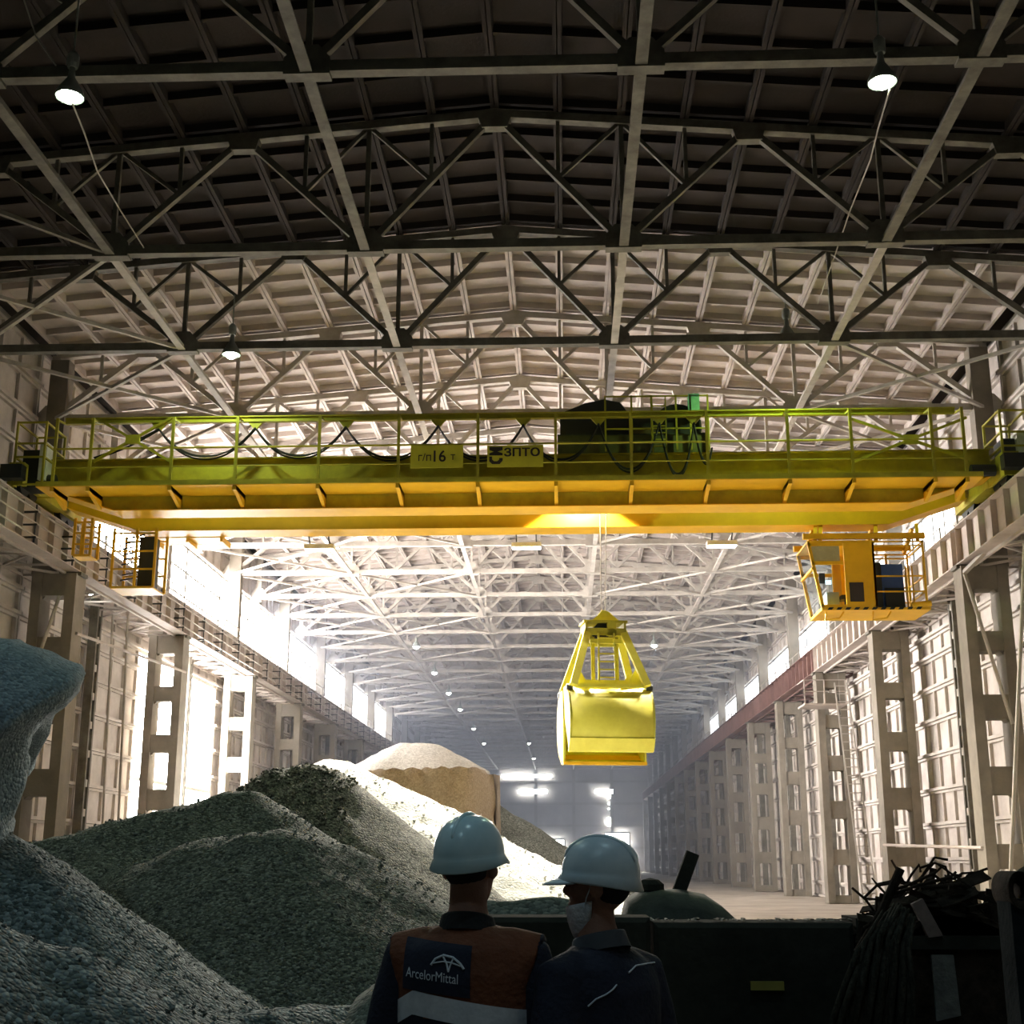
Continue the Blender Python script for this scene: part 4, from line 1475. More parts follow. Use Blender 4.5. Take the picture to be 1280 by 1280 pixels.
# ---- loose stones lying on the near slopes
def scatter(host, n, smin, smax, mat, label, seed, yl=(0, 99), xl=(-99, 99)):
    rnd = random.Random(seed)
    me = host.data
    ps = [p for p in me.polygons]
    mb = MB()
    off = host.location
    cnt = 0
    while cnt < n:
        p = rnd.choice(ps)
        c = p.center + off
        if not (yl[0] < c.y < yl[1] and xl[0] < c.x < xl[1]) or p.normal.z < 0.05:
            n -= 0.02
            continue
        cnt += 1
        s = smin + (smax - smin) * rnd.random() ** 2.5
        c = c + Vector((rnd.uniform(-0.05, 0.05), rnd.uniform(-0.05, 0.05), s * 0.15))
        rot = Matrix.Rotation(rnd.random() * 6.3, 3, Vector((rnd.random() - .5, rnd.random() - .5, rnd.random() - .5)))
        b = len(mb.v)
        for q in ((1, 0, 0), (-1, 0.1, 0), (0, 1, 0.1), (0.1, -1, 0), (0, 0, 0.7), (0.1, 0, -0.7)):
            w_ = rot @ (Vector(q) * s * rnd.uniform(0.7, 1.25))
            mb.v.append(tuple(c + w_))
        for f in ((0, 2, 4), (2, 1, 4), (1, 3, 4), (3, 0, 4), (2, 0, 5), (1, 2, 5), (3, 1, 5), (0, 3, 5)):
            mb.f.append(tuple(b + i for i in f))
            mb.mi.append(0)
    o = mb.build('loose_stones', mat)
    tag(o, label, 'stones', None, 'stuff')


scatter(front, 9000, 0.012, 0.034, M_STONE, 'loose stones strewn over the dark front heap', 3, (9, 19.8))
scatter(hill, 8000, 0.02, 0.065, G_HILL, 'loose black and pale stones on the speckled cone', 4, (19, 26.5), (-20, -4.0))
scatter(left, 7000, 0.008, 0.026, M_STONE, 'loose blue-grey stones on the lower left slope', 5, (7.5, 13.5))
scatter(lit, 1500, 0.02, 0.05, G_PALE, 'loose pale stones on the floodlit slope', 6, (28.0, 33.0))
# ================================================================== THE TWO MEN
GROUND = 0.265          # they stand on a raised concrete apron


def ring(cx, cy, cz, rx, ry, n=24, sq=2.2, tilt=0.0):
    out = []
    for j in range(n):
        a = 2 * math.pi * j / n
        c, s = math.cos(a), math.sin(a)
        x = rx * math.copysign(abs(c) ** (2 / sq), c)
        y = ry * math.copysign(abs(s) ** (2 / sq), s)
        out.append((cx + x, cy + y, cz + tilt * y))
    return out


def limb(mb, pts, rs, n=14):
    mb.tube(pts, rs, n)


def fuse(mb, name, mat, parent, voxel=0.011, smooth=6):
    """join overlapping closed shapes into one continuous skin"""
    me = mb.mesh(name + '_raw', mat)
    bm = bmesh.new()
    bm.from_mesh(me)
    bmesh.ops.recalc_face_normals(bm, faces=bm.faces)
    bm.to_mesh(me)
    bm.free()
    ob = bpy.data.objects.new(name, me)
    C.objects.link(ob)
    md = ob.modifiers.new('remesh', 'REMESH')
    md.mode = 'VOXEL'
    md.voxel_size = voxel
    ms = ob.modifiers.new('smooth', 'SMOOTH')
    ms.iterations = smooth
    ms.factor = 0.5
    bpy.context.view_layer.update()
    out = bpy.data.meshes.new_from_object(ob.evaluated_get(bpy.context.evaluated_depsgraph_get()))
    bpy.data.objects.remove(ob)
    out.name = name
    out.materials.clear()
    for m in (mat if isinstance(mat, (list, tuple)) else [mat]):
        out.materials.append(m)
    out.polygons.foreach_set('use_smooth', [True] * len(out.polygons))
    return link(name, out, parent)


M['skin'] = pm('tanned_skin', (0.26, 0.125, 0.085), (0.36, 0.18, 0.125), 14.0, 0.6, 0.15, 120)
M['navy'] = pm('navy_workwear', (0.007, 0.008, 0.022), (0.015, 0.018, 0.040), 9.0, 0.85, 0.35, 60)
M['black_cloth'] = pm('black_collar_cloth', (0.010, 0.009, 0.009), (0.022, 0.020, 0.020), 9.0, 0.9, 0.3, 60)
M['orange'] = pm('orange_workwear', (0.12, 0.036, 0.015), (0.21, 0.062, 0.023), 5.0, 0.85, 0.4, 50)
M['reflect'] = pm('silver_reflective_tape', (0.62, 0.65, 0.72), (0.86, 0.88, 0.95), 18.0, 0.45, 0.1, 80)
M['helmet'] = pm('pale_blue_white_helmet', (0.58, 0.80, 0.88), (0.72, 0.90, 0.95), 5.0, 0.25)
M['helmet2'] = pm('scuffed_white_helmet', (0.60, 0.72, 0.80), (0.80, 0.88, 0.93), 9.0, 0.32)
M['hair'] = flat('dark_short_hair', (0.014, 0.011, 0.010), 0.9)
M['mask'] = pm('white_dust_mask', (0.60, 0.62, 0.68), (0.78, 0.80, 0.86), 20.0, 0.9, 0.4, 70)
M['lensg'] = flat('smoky_goggles', (0.10, 0.11, 0.12), 0.12)
M['boot'] = flat('black_boot_leather', (0.015, 0.013, 0.012), 0.5)
M['patch'] = pm('dark_blue_back_patch', (0.006, 0.007, 0.022), (0.012, 0.014, 0.036), 9.0, 0.8, 0.2, 60)
M['print'] = flat('white_patch_print', (0.72, 0.74, 0.80), 0.7)


def hand(mb, w, d, side):
    """palm with four bent fingers and a thumb; w wrist, d pointing direction"""
    w, d = Vector(w), Vector(d).normalized()
    fwd = Vector((0, 1, 0))
    s = d.cross(fwd).normalized() * side
    f = fwd - d * fwd.dot(d)
    palm = w + d * 0.05
    rings = []
    for t, a, b in ((0.0, 0.022, 0.026), (0.35, 0.020, 0.038), (0.75, 0.018, 0.043), (1.0, 0.014, 0.040)):
        c = w + d * (0.095 * t)
        rings.append([c + s * (a * math.cos(q)) + f * (b * math.sin(q)) for q in [2 * math.pi * j / 12 for j in range(12)]])
    mb.ring_loft(rings)
    for k, L in enumerate((0.070, 0.080, 0.074, 0.058)):
        b0 = w + d * 0.088 + f * (0.031 - 0.021 * k)
        p1 = b0 + d * (L * 0.42) - s * 0.006
        p2 = p1 + d * (L * 0.32) - s * 0.016
        p3 = p2 + d * (L * 0.22) - s * 0.022
        mb.tube([b0, p1, p2, p3], [0.0105, 0.010, 0.009, 0.0075], 8)
    t0 = w + d * 0.03 + f * 0.030
    t1 = t0 + d * 0.030 + f * 0.030 - s * 0.012
    t2 = t1 + d * 0.034 + f * 0.010 - s * 0.010
    mb.tube([t0, t1, t2], [0.014, 0.012, 0.009], 8)


def head_shape(mb, ht, hz):
    """skull, jaw, nose, brow, ears; ht transforms local head space (origin at the skull centre)"""
    h = MB()
    h.ell((0, -0.005, 0.02), 0.076, 0.098, 0.108, 20, 14)
    # jaw and chin
    h.ring_loft([ring(0, 0.010, -0.01, 0.066, 0.080, 16), ring(0, 0.020, -0.055, 0.060, 0.073, 16),
                 ring(0, 0.036, -0.095, 0.045, 0.052, 16), ring(0, 0.048, -0.122, 0.026, 0.032, 16)])
    h.ell((0, 0.082, -0.112), 0.022, 0.018, 0.018, 10, 6)           # chin
    # nose
    h.ring_loft([ring(0, 0.088, 0.022, 0.010, 0.012, 10), ring(0, 0.100, -0.005, 0.012, 0.014, 10),
                 ring(0, 0.108, -0.028, 0.017, 0.018, 10), ring(0, 0.096, -0.042, 0.016, 0.014, 10)])
    h.ell((0, 0.086, 0.036), 0.050, 0.014, 0.012, 14, 6)            # brow
    h.ell((0, 0.088, -0.066), 0.026, 0.013, 0.007, 12, 6)           # upper lip
    h.ell((0, 0.086, -0.079), 0.023, 0.012, 0.008, 12, 6)           # lower lip
    for s in (-1, 1):
        h.ell((s * 0.030, 0.083, 0.008), 0.013, 0.010, 0.009, 10, 6)
        h.ell((s * 0.045, 0.066, -0.025), 0.024, 0.022, 0.024, 10, 6)
        h.ell((s * 0.083, -0.008, -0.012), 0.012, 0.022, 0.034, 12, 8)
    b = len(mb.v)
    mb.v += [tuple(ht @ Vector(p)) for p in h.v]
    mb.f += [tuple(b + i for i in q) for q in h.f]
    mb.mi += h.mi


def xf(mb, mt):
    mb.v = [tuple(mt @ Vector(p)) for p in mb.v]
    return mb


def helmet_parts(o, ht, mat, visor_len, ribs):
    """hard hat: dome with a rim, visor in front, ridge on top; built round the skull"""
    dome = MB()
    rings = []
    n = 36
    for k in range(15):
        a = R(90) * k / 14
        cr, sr = math.cos(a), math.sin(a)
        rr = []
        for j in range(n):
            th = 2 * math.pi * j / n
            rx, ry = 0.110, 0.132
            x = rx * max(cr, 0.015) ** 0.78 * math.cos(th)
            y = -0.004 + ry * max(cr, 0.015) ** 0.78 * math.sin(th)
            z = 0.030 + 0.128 * sr ** 1.0
            rr.append((x, y, z))
        rings.append(rr)
    lower = []
    for q, (e, dz) in enumerate(((0.013, -0.022), (0.010, -0.026), (0.004, -0.012))):
        lower.append([(p[0] * (1 + e / 0.11), (p[1] + 0.004) * (1 + e / 0.13) - 0.004, p[2] + dz - 0.016 * max(0, -math.sin(2 * math.pi * j / n))) for j, p in enumerate(rings[0])])
    dome.ring_loft([lower[1], lower[0]] + rings)
    hm = xf(dome, ht).build('helmet', mat, o, True)
    # visor
    v = MB()
    top, bot = [], []
    m = 13
    for j in range(m):
        th = R(28 + 124 * j / (m - 1))
        ex = visor_len * math.sin(math.pi * j / (m - 1)) ** 0.7
        x, y = 0.117 * math.cos(th), -0.004 + 0.138 * math.sin(th)
        top.append(((x * 0.94, y - 0.012, 0.020), (x * (1 + ex * 2.0), y + ex, 0.006 - ex * 0.25)))
    b = len(v.v)
    for (p, q) in top:
        v.v += [p, q, (q[0], q[1], q[2] - 0.007), (p[0], p[1], p[2] - 0.014)]
    for j in range(m - 1):
        for e in range(4):
            v.f.append((b + 4 * j + e, b + 4 * j + (e + 1) % 4, b + 4 * (j + 1) + (e + 1) % 4, b + 4 * (j + 1) + e))
            v.mi.append(0)
    xf(v, ht).build('visor', mat, hm, True)
    # raised ridges along the crown
    for x0 in ribs:
        pts = []
        for k in range(15):
            a = R(-68 + 136 * k / 14)
            pts.append((x0, -0.004 + 0.130 * math.sin(a) * 0.98, 0.030 + 0.131 * math.cos(a) ** 0.9 * (1 - 0.6 * (x0 / 0.11) ** 2)))
        t = MB().tube(pts, [0.002] + [0.008] * 13 + [0.002], 8)
        xf(t, ht).build('crown_ridge', mat, hm, True)
    # head band visible under the rim
    bd = MB().ring_loft([ring(0, -0.004, 0.004, 0.086, 0.106, 28), ring(0, -0.004, 0.036, 0.092, 0.112, 28)])
    xf(bd, ht).build('head_band', M['black_cloth'], hm, True)
    return hm


def person(label, loc, rz, head_rz, head_tilt, lean, kind):
    o = empty('person', loc, rz)
    tag(o, label, 'person')
    ht = Matrix.Translation((0, 0.015 + lean * 0.12, 1.680)) @ Matrix.Rotation(head_rz, 4, 'Z') @ Matrix.Rotation(head_tilt, 4, 'X')
    # ---- body: one continuous skin
    b = MB()
    L = lambda z: lean * max(0.0, z - 0.95)
    b.ring_loft([ring(0, L(z) + y, z, rx, ry) for z, rx, ry, y in (
        (0.86, 0.15, 0.11, 0.0), (0.95, 0.165, 0.118, 0.0), (1.08, 0.150, 0.108, 0.0), (1.22, 0.170, 0.118, 0.0),
        (1.36, 0.180, 0.112, -0.005), (1.43, 0.150, 0.088, -0.008), (1.475, 0.085, 0.070, -0.005), (1.55, 0.060, 0.064, 0.0))])
    b.tube([(0, L(1.5) - 0.005, 1.47), (0, L(1.55), 1.55), (0, L(1.6) + 0.012, 1.64)], [0.072, 0.061, 0.060], 16)
    head_shape(b, ht, 0)
    for s in (-1, 1):
        sh = Vector((s * 0.185, L(1.42) - 0.005, 1.425))
        el = Vector((s * 0.245, L(1.15) - 0.02, 1.135))
        wr = Vector((s * 0.255, L(1.0) + 0.05, 0.885))
        limb(b, [sh - Vector((s * 0.06, 0, 0.02)), sh - Vector((0, 0, 0.012)), sh * 0.5 + el * 0.5, el, el * 0.45 + wr * 0.55, wr], [0.035, 0.056, 0.052, 0.045, 0.042, 0.028])
        hand(b, wr, (wr - el).normalized() * 0.6 + Vector((0, 0, -0.6)), s)
        limb(b, [(s * 0.085, 0, 0.93), (s * 0.095, 0.005, 0.72), (s * 0.10, 0.015, 0.50), (s * 0.105, -0.015, 0.32), (s * 0.105, -0.02, 0.09)], [0.090, 0.078, 0.056, 0.054, 0.038])
        b.ring_loft([[(s * 0.105 + x, y, z) for x, y, z in ring(0, yy, zz, rx, ry, 14)] for yy, zz, rx, ry in ((0.04, 0.012, 0.045, 0.12), (0.03, 0.05, 0.045, 0.11), (-0.02, 0.10, 0.04, 0.05))])
    body = fuse(b, 'body', M['skin'], o, 0.0075, 4)
    # ---- trousers, boots
    t = MB()
    t.ring_loft([ring(0, L(z), z, rx, ry) for z, rx, ry in ((0.80, 0.17, 0.125), (0.95, 0.185, 0.135), (1.08, 0.175, 0.13))])
    for s in (-1, 1):
        limb(t, [(s * 0.085, 0, 0.93), (s * 0.098, 0.005, 0.72), (s * 0.105, 0.015, 0.50), (s * 0.11, -0.01, 0.30), (s * 0.11, -0.015, 0.10)], [0.105, 0.098, 0.084, 0.080, 0.078])
    fuse(t, 'trousers', M['navy'], o, 0.014, 5)
    for s in (-1, 1):
        bt = MB()
        bt.ring_loft([[(s * 0.108 + x, y, z) for x, y, z in ring(0, yy, zz, rx, ry, 18)] for yy, zz, rx, ry in
                      ((0.04, 0.0, 0.055, 0.145), (0.04, 0.035, 0.056, 0.145), (0.02, 0.08, 0.052, 0.115), (-0.02, 0.13, 0.052, 0.065), (-0.02, 0.22, 0.056, 0.062))])
        bt.build('boot', M['boot'], o, True)
    # ---- jacket: torso and sleeves in one
    j = MB()
    j.ring_loft([ring(0, L(z) + y, z, rx, ry, 28) for z, rx, ry, y in (
        (0.80, 0.195, 0.150, 0.0), (0.95, 0.200, 0.150, 0.0), (1.10, 0.195, 0.145, 0.0), (1.24, 0.210, 0.150, -0.005),
        (1.36, 0.218, 0.145, -0.008), (1.43, 0.200, 0.122, -0.010), (1.465, 0.145, 0.098, -0.008), (1.495, 0.088, 0.082, -0.004))])
    for s in (-1, 1):
        sh = Vector((s * 0.190, L(1.42) - 0.008, 1.405))
        el = Vector((s * 0.262, L(1.15) - 0.02, 1.13))
        wr = Vector((s * 0.265, L(1.0) + 0.045, 0.90))
        limb(j, [sh - Vector((s * 0.075, 0, -0.025)), sh, sh * 0.5 + el * 0.5, el, el * 0.45 + wr * 0.55, wr], [0.062, 0.080, 0.080, 0.070, 0.064, 0.054], 18)
    jk = fuse(j, 'jacket', M['navy'], o, 0.011, 7)
    # collar
    c = MB()
    rings = []
    for z, k, dy in ((1.470, 1.22, -0.008), (1.495, 1.12, -0.006), (1.518, 1.06, -0.004), (1.524, 1.02, -0.004), (1.512, 0.92, -0.004), (1.47, 0.92, -0.004)):
        rings.append(ring(0, L(z) + dy, z, 0.080 * k, 0.084 * k, 28, 2.0, -0.25))
    c.ring_loft(rings, False)
    c.build('collar', M['black_cloth'] if kind == 'orange' else flat('grey_collar_cloth', (0.10, 0.11, 0.13), 0.9), o, True)
    # hair on the back of the head
    h = MB()
    h.ell((0, -0.022, 0.012), 0.079, 0.086, 0.085, 18, 12)
    xf(h, ht).build('hair', M['hair'], o, True)
    helmet_parts(o, ht, M['helmet'] if kind == 'orange' else M['helmet2'], 0.045 if kind == 'orange' else 0.055, (0.0,) if kind == 'orange' else (-0.03, 0.03))
    return o, jk, ht, L


def bvh_of(me):
    return BVHTree.FromPolygons([tuple(v.co) for v in me.vertices], [tuple(p.vertices) for p in me.polygons])


def wrap(bvh, x, z, y_from, dirn, off):
    hit = bvh.ray_cast(Vector((x, y_from, z)), Vector((0, dirn, 0)))
    y = hit[0].y if hit[0] is not None else 0.0
    return (x, y - dirn * off, z)


def sheet(bvh, grid, off, thick, name, mat, parent, y_from=-1.0, dirn=1.0):
    """cloth patch laid onto the jacket: grid of (x, z) rows"""
    mb = MB()
    nr, nc = len(grid), len(grid[0])
    for o_ in (off, off - thick):
        for row in grid:
            for x, z in row:
                mb.v.append(wrap(bvh, x, z, y_from, dirn, o_))
    N = nr * nc
    for i in range(nr - 1):
        for k in range(nc - 1):
            q = (i * nc + k, i * nc + k + 1, (i + 1) * nc + k + 1, (i + 1) * nc + k)
            mb.f += [q, tuple(N + v for v in reversed(q))]
            mb.mi += [0, 0]
    return mb.build(name, mat, parent, True)


# ---- left man: orange back, seen from behind
d1 = 4.5
p = at(589, 1008, d1)
man1, jk1, ht1, L1 = person('person in orange and navy workwear and pale blue hard hat, seen from behind',
                            (p.x - 0.005, d1, GROUND), R(-8), R(-14), R(6), -0.02, 'orange')
# orange vest over the jacket
v = MB()
v.ring_loft([ring(0, L1(z) + y, z, rx, ry, 30) for z, rx, ry, y in (
    (1.00, 0.212, 0.166, 0.0), (1.10, 0.212, 0.162, 0.0), (1.24, 0.224, 0.164, -0.005),
    (1.36, 0.226, 0.158, -0.008), (1.435, 0.205, 0.134, -0.010), (1.470, 0.150, 0.108, -0.008), (1.500, 0.096, 0.090, -0.004))])
for s in (-1, 1):
    v.tube([(s * 0.06, -0.01, 1.412), (s * 0.13, -0.01, 1.406), (s * 0.222, -0.012, 1.380)], [0.085, 0.092, 0.098], 18)
vest = fuse(v, 'vest', [M['orange'], M['navy']], man1, 0.011, 6)
for pg in vest.data.polygons:
    c = pg.center
    if c.z < 1.23 - 0.12 * c.x or abs(c.x) > 0.232:
        pg.material_index = 1
bv = bvh_of(vest.data)


def band(x0, x1, zf, hw, nx=40):
    return [[(x0 + (x1 - x0) * k / nx, zf(x0 + (x1 - x0) * k / nx) + e) for k in range(nx + 1)] for e in (-hw, -hw / 3, hw / 3, hw)]


sheet(bv, band(-0.215, 0.20, lambda x: 1.265 - 0.16 * (x + 0.03) - 0.7 * max(0, -x - 0.14), 0.034), 0.004, 0.003, 'reflective_tape', M['reflect'], man1)
# back patch with the printed name and arc emblem
zt = lambda x: -0.10 * (x + 0.05)
px0, px1, pz0, pz1 = -0.178, 0.042, 1.308, 1.455
g = [[(px0 + (px1 - px0) * k / 24, pz0 + (pz1 - pz0) * r / 14 + zt(px0 + (px1 - px0) * k / 24)) for k in range(25)] for r in range(15)]
sheet(bv, g, 0.005, 0.004, 'back_patch', M['patch'], man1)
me = text_mesh('ArcelorMittal', 1.0, 0.0)
bm = bmesh.new()
bm.from_mesh(me)
bmesh.ops.triangulate(bm, faces=bm.faces)
bmesh.ops.subdivide_edges(bm, edges=[e for e in bm.edges if e.calc_length() > 0.15], cuts=2)
bm.to_mesh(me)
bm.free()
xs = [q.co.x for q in me.vertices]
x_a, x_b = min(xs), max(xs)
for q in me.vertices:
    x = px0 + 0.012 + (q.co.x - x_a) / (x_b - x_a) * 0.172
    z = pz0 + 0.036 + q.co.y * 0.040 + zt(x)
    q.co = wrap(bv, x, z, -1.0, 1.0, 0.0065 + q.co.z * 0.05)
me.materials.clear()
me.materials.append(M['print'])
link('lettering', me, man1)
em = MB()
for pts, wd in (([(-0.081, 1.363), (-0.068, 1.382), (-0.043, 1.395), (-0.013, 1.392), (0.011, 1.377), (0.023, 1.363)], 0.006),
                ([(-0.075, 1.369), (-0.043, 1.377), (-0.017, 1.377), (0.013, 1.370)], 0.004),
                ([(-0.045, 1.393), (-0.031, 1.373), (-0.024, 1.350)], 0.0045),
                ([(-0.011, 1.391), (-0.019, 1.370), (-0.024, 1.350)], 0.004)):
    pp = [wrap(bv, x, z + 0.025 + zt(x), -1.0, 1.0, 0.0075) for x, z in pts]
    em.tube(pp, wd * 0.62, 6)
em.build('arc_emblem', M['print'], man1)

# ---- right man: profile to the left, mask under the chin
d2 = 4.5
p = at(742, 1041, d2)
man2, jk2, ht2, L2 = person('person in navy jacket and white hard hat with a dust mask, in profile',
                            (p.x + 0.03, d2, GROUND - 0.03), R(46), R(30), R(4), 0.05, 'navy')
bj = bvh_of(jk2.data)
# goggles
gl = MB()
for s in (-1, 1):
    gl.ell((s * 0.032, 0.098, 0.010), 0.029, 0.010, 0.021, 14, 8)
gl.tube([(-0.008, 0.106, 0.014), (0.008, 0.106, 0.014)], 0.004, 6)
for s in (-1, 1):
    gl.tube([(s * 0.060, 0.094, 0.014), (s * 0.082, 0.05, 0.016), (s * 0.088, -0.01, 0.012)], 0.0035, 6)
xf(gl, ht2).build('goggles', M['lensg'], man2, True)
# dust mask pulled down to the chin, with ear loop
mk = MB()
rings = []
for k in range(9):
    t = k / 8
    z = -0.055 - 0.095 * t
    r = 0.058 * (1 - 0.55 * t ** 1.8)
    rings.append([(r * 1.15 * math.cos(R(a)), 0.030 + (r * 1.0 + 0.014) * math.sin(R(a)), z - 0.02 * math.sin(R(a))) for a in range(-25, 206, 15)])
n = len(rings[0])
for rr in rings:
    mk.v += rr
for i in range(len(rings) - 1):
    for k in range(n - 1):
        mk.f.append((i * n + k, i * n + k + 1, (i + 1) * n + k + 1, (i + 1) * n + k))
        mk.mi.append(0)
mo = xf(mk, ht2).build('dust_mask', M['mask'], man2, True)
sd = mo.modifiers.new('thickness', 'SOLIDIFY')
sd.thickness = 0.004
for s in (-1, 1):
    lp = MB().tube([(s * 0.064, 0.03, -0.082), (s * 0.078, 0.022, -0.04), (s * 0.086, 0.006, 0.0), (s * 0.088, 0.0, 0.02)], 0.0022, 5)
    xf(lp, ht2).build('ear_loop', M['mask'], mo)
# small dark mark on the helmet side
hb = [c_ for c_ in C.objects if c_.parent == man2 and c_.name.startswith('helmet')][0]
hv = bvh_of(hb.data)
hti = ht2.inverted()
for y0 in (0.012, 0.026, 0.036, 0.048):
    pp = []
    for z in (0.094, 0.102, 0.109):
        o0 = ht2 @ Vector((0.4, y0 + (z - 0.1) * 0.4, z))
        hit = hv.ray_cast(o0, (ht2 @ Vector((0, y0, z))) - o0)
        if hit[0] is not None:
            pp.append(hit[0])
    if len(pp) == 3:
        MB().tube(pp, 0.0022, 5).build('printed_mark', M['black_cloth'], hb)
# thin reflective piping on sleeve and back
mw = Matrix.Translation(man2.location) @ Matrix.Rotation(R(46), 4, 'Z')
inv = mw.inverted()
camp = Vector((0, 0, CAM_Z))
for pts in ([(735, 1258), (745, 1249), (758, 1243), (766, 1237), (771, 1231)], [(786, 1216), (795, 1207), (806, 1205), (818, 1203), (828, 1202), (836, 1209)]):
    pp = []
    for px, py in pts:
        q = at(px, py, d2)
        o0 = inv @ camp
        dr = (inv @ q - o0).normalized()
        hit = bj.ray_cast(o0, dr)
        if hit[0] is not None:
            pp.append(hit[0] - dr * 0.003)
    if len(pp) > 1:
        MB().tube(pp, 0.0028, 6).build('reflective_piping', M['reflect'], man2)

# the raised apron they stand on
ap = MB().bx(-7, 7, -9, 6.4, -0.05, GROUND - 0.03).build('floor_apron', pm('apron_concrete', (0.08, 0.08, 0.07), (0.15, 0.15, 0.13), 1.5, 0.9, 0.4, 20))
tag(ap, 'raised dark concrete apron where the men stand', None, None, 'structure')
man1.location.z = GROUND - 0.03
man1.scale = (1.037, 1.037, 1.037)
# ================================================================== FOREGROUND, RIGHT
M['tank'] = pm('grimy_dark_concrete', (0.022, 0.022, 0.018), (0.055, 0.055, 0.044), 1.6, 0.9, 0.5, 18)
M['tank_edge'] = pm('dusty_edge', (0.20, 0.19, 0.16), (0.36, 0.34, 0.29), 6.0, 0.95, 0.5, 30)
M['rust'] = pm('dark_rusty_scrap', (0.012, 0.010, 0.008), (0.055, 0.040, 0.030), 9.0, 0.7, 0.4, 60)
M['sack'] = pm('grimy_hanging_fibre', (0.014, 0.014, 0.011), (0.06, 0.056, 0.044), 7.0, 0.95, 0.5, 60, stretch=(6, 6, 1))

# barrier of concrete blocks the men look over
DB = 8.6
top = at(800, 1147, DB).z
bar = empty('barrier', (0, DB, 0))
tag(bar, 'dark concrete block barrier in front of the two men', 'barrier')
xb0 = at(604, 1147, DB).x
widths = [1.05, 1.25, 1.15, 1.3]
x = xb0
for k, w_ in enumerate(widths):
    for z0, z1 in ((0.0, 0.8), (0.82, top - 0.03 * (k % 2))):
        m = MB()
        c = 0.03
        m.ring_loft([[(x + 0.01 + e, yy, z0), (x + w_ - 0.01 - e, yy, z0), (x + w_ - 0.01 - e, yy, z1 - e), (x + 0.01 + e, yy, z1 - e)]
                     for yy, e in ((0, c), (c, 0), (0.5 - c, 0), (0.5, c))])
        m.build('block', M['tank'], bar)
    x += w_
# crumbs of dust lying along the top edge
m = MB()
rnd = random.Random(11)
for k in range(170):
    xx = xb0 + rnd.random() * 4.2
    s_ = 0.005 + 0.009 * rnd.random() ** 2
    m.quadbox([(xx + a * s_ * (1 + rnd.random()), 0.06 + 0.2 * rnd.random() + b * s_, top - 0.02 + c * s_) for a, b, c in ((-1, -1, 0), (1, -1, 0), (1, 1, 0), (-1, 1, 0), (-.5, -.5, 1), (.5, -.5, 1), (.5, .5, 1), (-.5, .5, 1))])
o = m.build('dust_crumbs', M['tank_edge'], bar)
tag(o, None, None, None, 'stuff')
a, b = at(939, 1238, DB - 0.03), at(980, 1227, DB - 0.03)
MB().bx(a.x, b.x, -0.03, 0.0, a.z, b.z).build('yellow_plate', flat('faded_yellow_plate', (0.30, 0.26, 0.05)), bar)

# greenish dusty ledge behind the barrier, left end
led = heap('rubble_ridge', [[tuple(at(596, 1124, 10.6)), tuple(at(640, 1128, 10.6)), tuple(at(690, 1124, 10.6)), tuple(at(720, 1128, 10.6))]],
           0.9, (-1.6, 1.0), (9.2, 12.4), 0.05, gravel('green_grey_rubble', [(0.05, 0.06, 0.05), (0.14, 0.16, 0.135), (0.26, 0.28, 0.24)], 30.0, 0.9, 0.02),
           'green-grey rubble ridge showing between the two men above the barrier', 12, 0.05, 0.12)

# low dark mound with a leaning timber behind the barrier
DH = 12.5
m = MB()
prof = [(776, 1150), (782, 1122), (800, 1112), (822, 1110), (850, 1112), (880, 1118), (902, 1132), (916, 1146), (918, 1152)]
pts = [at(px, py, DH) for px, py in prof]
rings = []
for k, dy in enumerate((-0.55, -0.35, 0.0, 0.5, 0.9)):
    sc = (0.75, 0.95, 1.0, 0.95, 0.7)[k]
    cxm = sum(q.x for q in pts) / len(pts)
    rings.append([(cxm + (q.x - cxm) * (0.5 + sc * 0.5), DH + dy, 1.1 + (q.z - 1.1) * sc + 0.02 * noise.noise(Vector((q.x * 3, dy * 3, k)))) for q in pts]
                 + [(cxm + 0.7 * (0.5 + sc * 0.5), DH + dy, 0.0), (cxm - 0.7 * (0.5 + sc * 0.5), DH + dy, 0.0)])
m.ring_loft(rings)
mound = m.build('tarped_mound', pm('grey_green_tarpaulin', (0.022, 0.027, 0.021), (0.07, 0.085, 0.066), 2.5, 0.8, 0.4, 14), None, True)
tag(mound, 'low dark grey-green mound behind the barrier, right of the men', 'mound')
a, b = at(846, 1122, DH + 0.1), at(866, 1066, DH + 0.1)
tb = MB().beam(a, b, 0.10, 0.12).build('leaning_timber', M['tank'])
tag(tb, 'short dark timber leaning up out of the low mound', 'timber')
a, b = at(800, 1106, DH - 0.1), at(826, 1118, DH - 0.1)
lp = MB().ell(((a.x + b.x) / 2, DH - 0.1, a.z - 0.02), 0.13, 0.12, 0.08, 7, 5).build('dark_lump', M['tank'])
tag(lp, 'dark stone lump lying on top of the low mound', 'stone')

# scrap bin with a tangle of bars
DS = 7.9
a, b = at(1118, 1172, DS), at(1246, 1168, DS)
bx0, bx1, bz = a.x, b.x + 0.2, a.z
bn = empty('scrap_bin', ((bx0 + bx1) / 2, DS + 0.5, 0))
tag(bn, 'dark steel scrap bin overflowing with bars at the lower right', 'bin')
hw = (bx1 - bx0) / 2
MB().bx(-hw, hw, -0.5, -0.47, 0.05, bz).build('front_panel', M['rust'], bn)
MB().bx(-hw, hw, 0.47, 0.5, 0.05, bz).build('back_panel', M['rust'], bn)
MB().bx(-hw, -hw + 0.03, -0.5, 0.5, 0.05, bz).build('side_panel', M['rust'], bn)
MB().bx(hw - 0.03, hw, -0.5, 0.5, 0.05, bz).build('side_panel', M['rust'], bn)
MB().bx(-hw, hw, -0.5, 0.5, 0.03, 0.06).build('bottom_panel', M['rust'], bn)
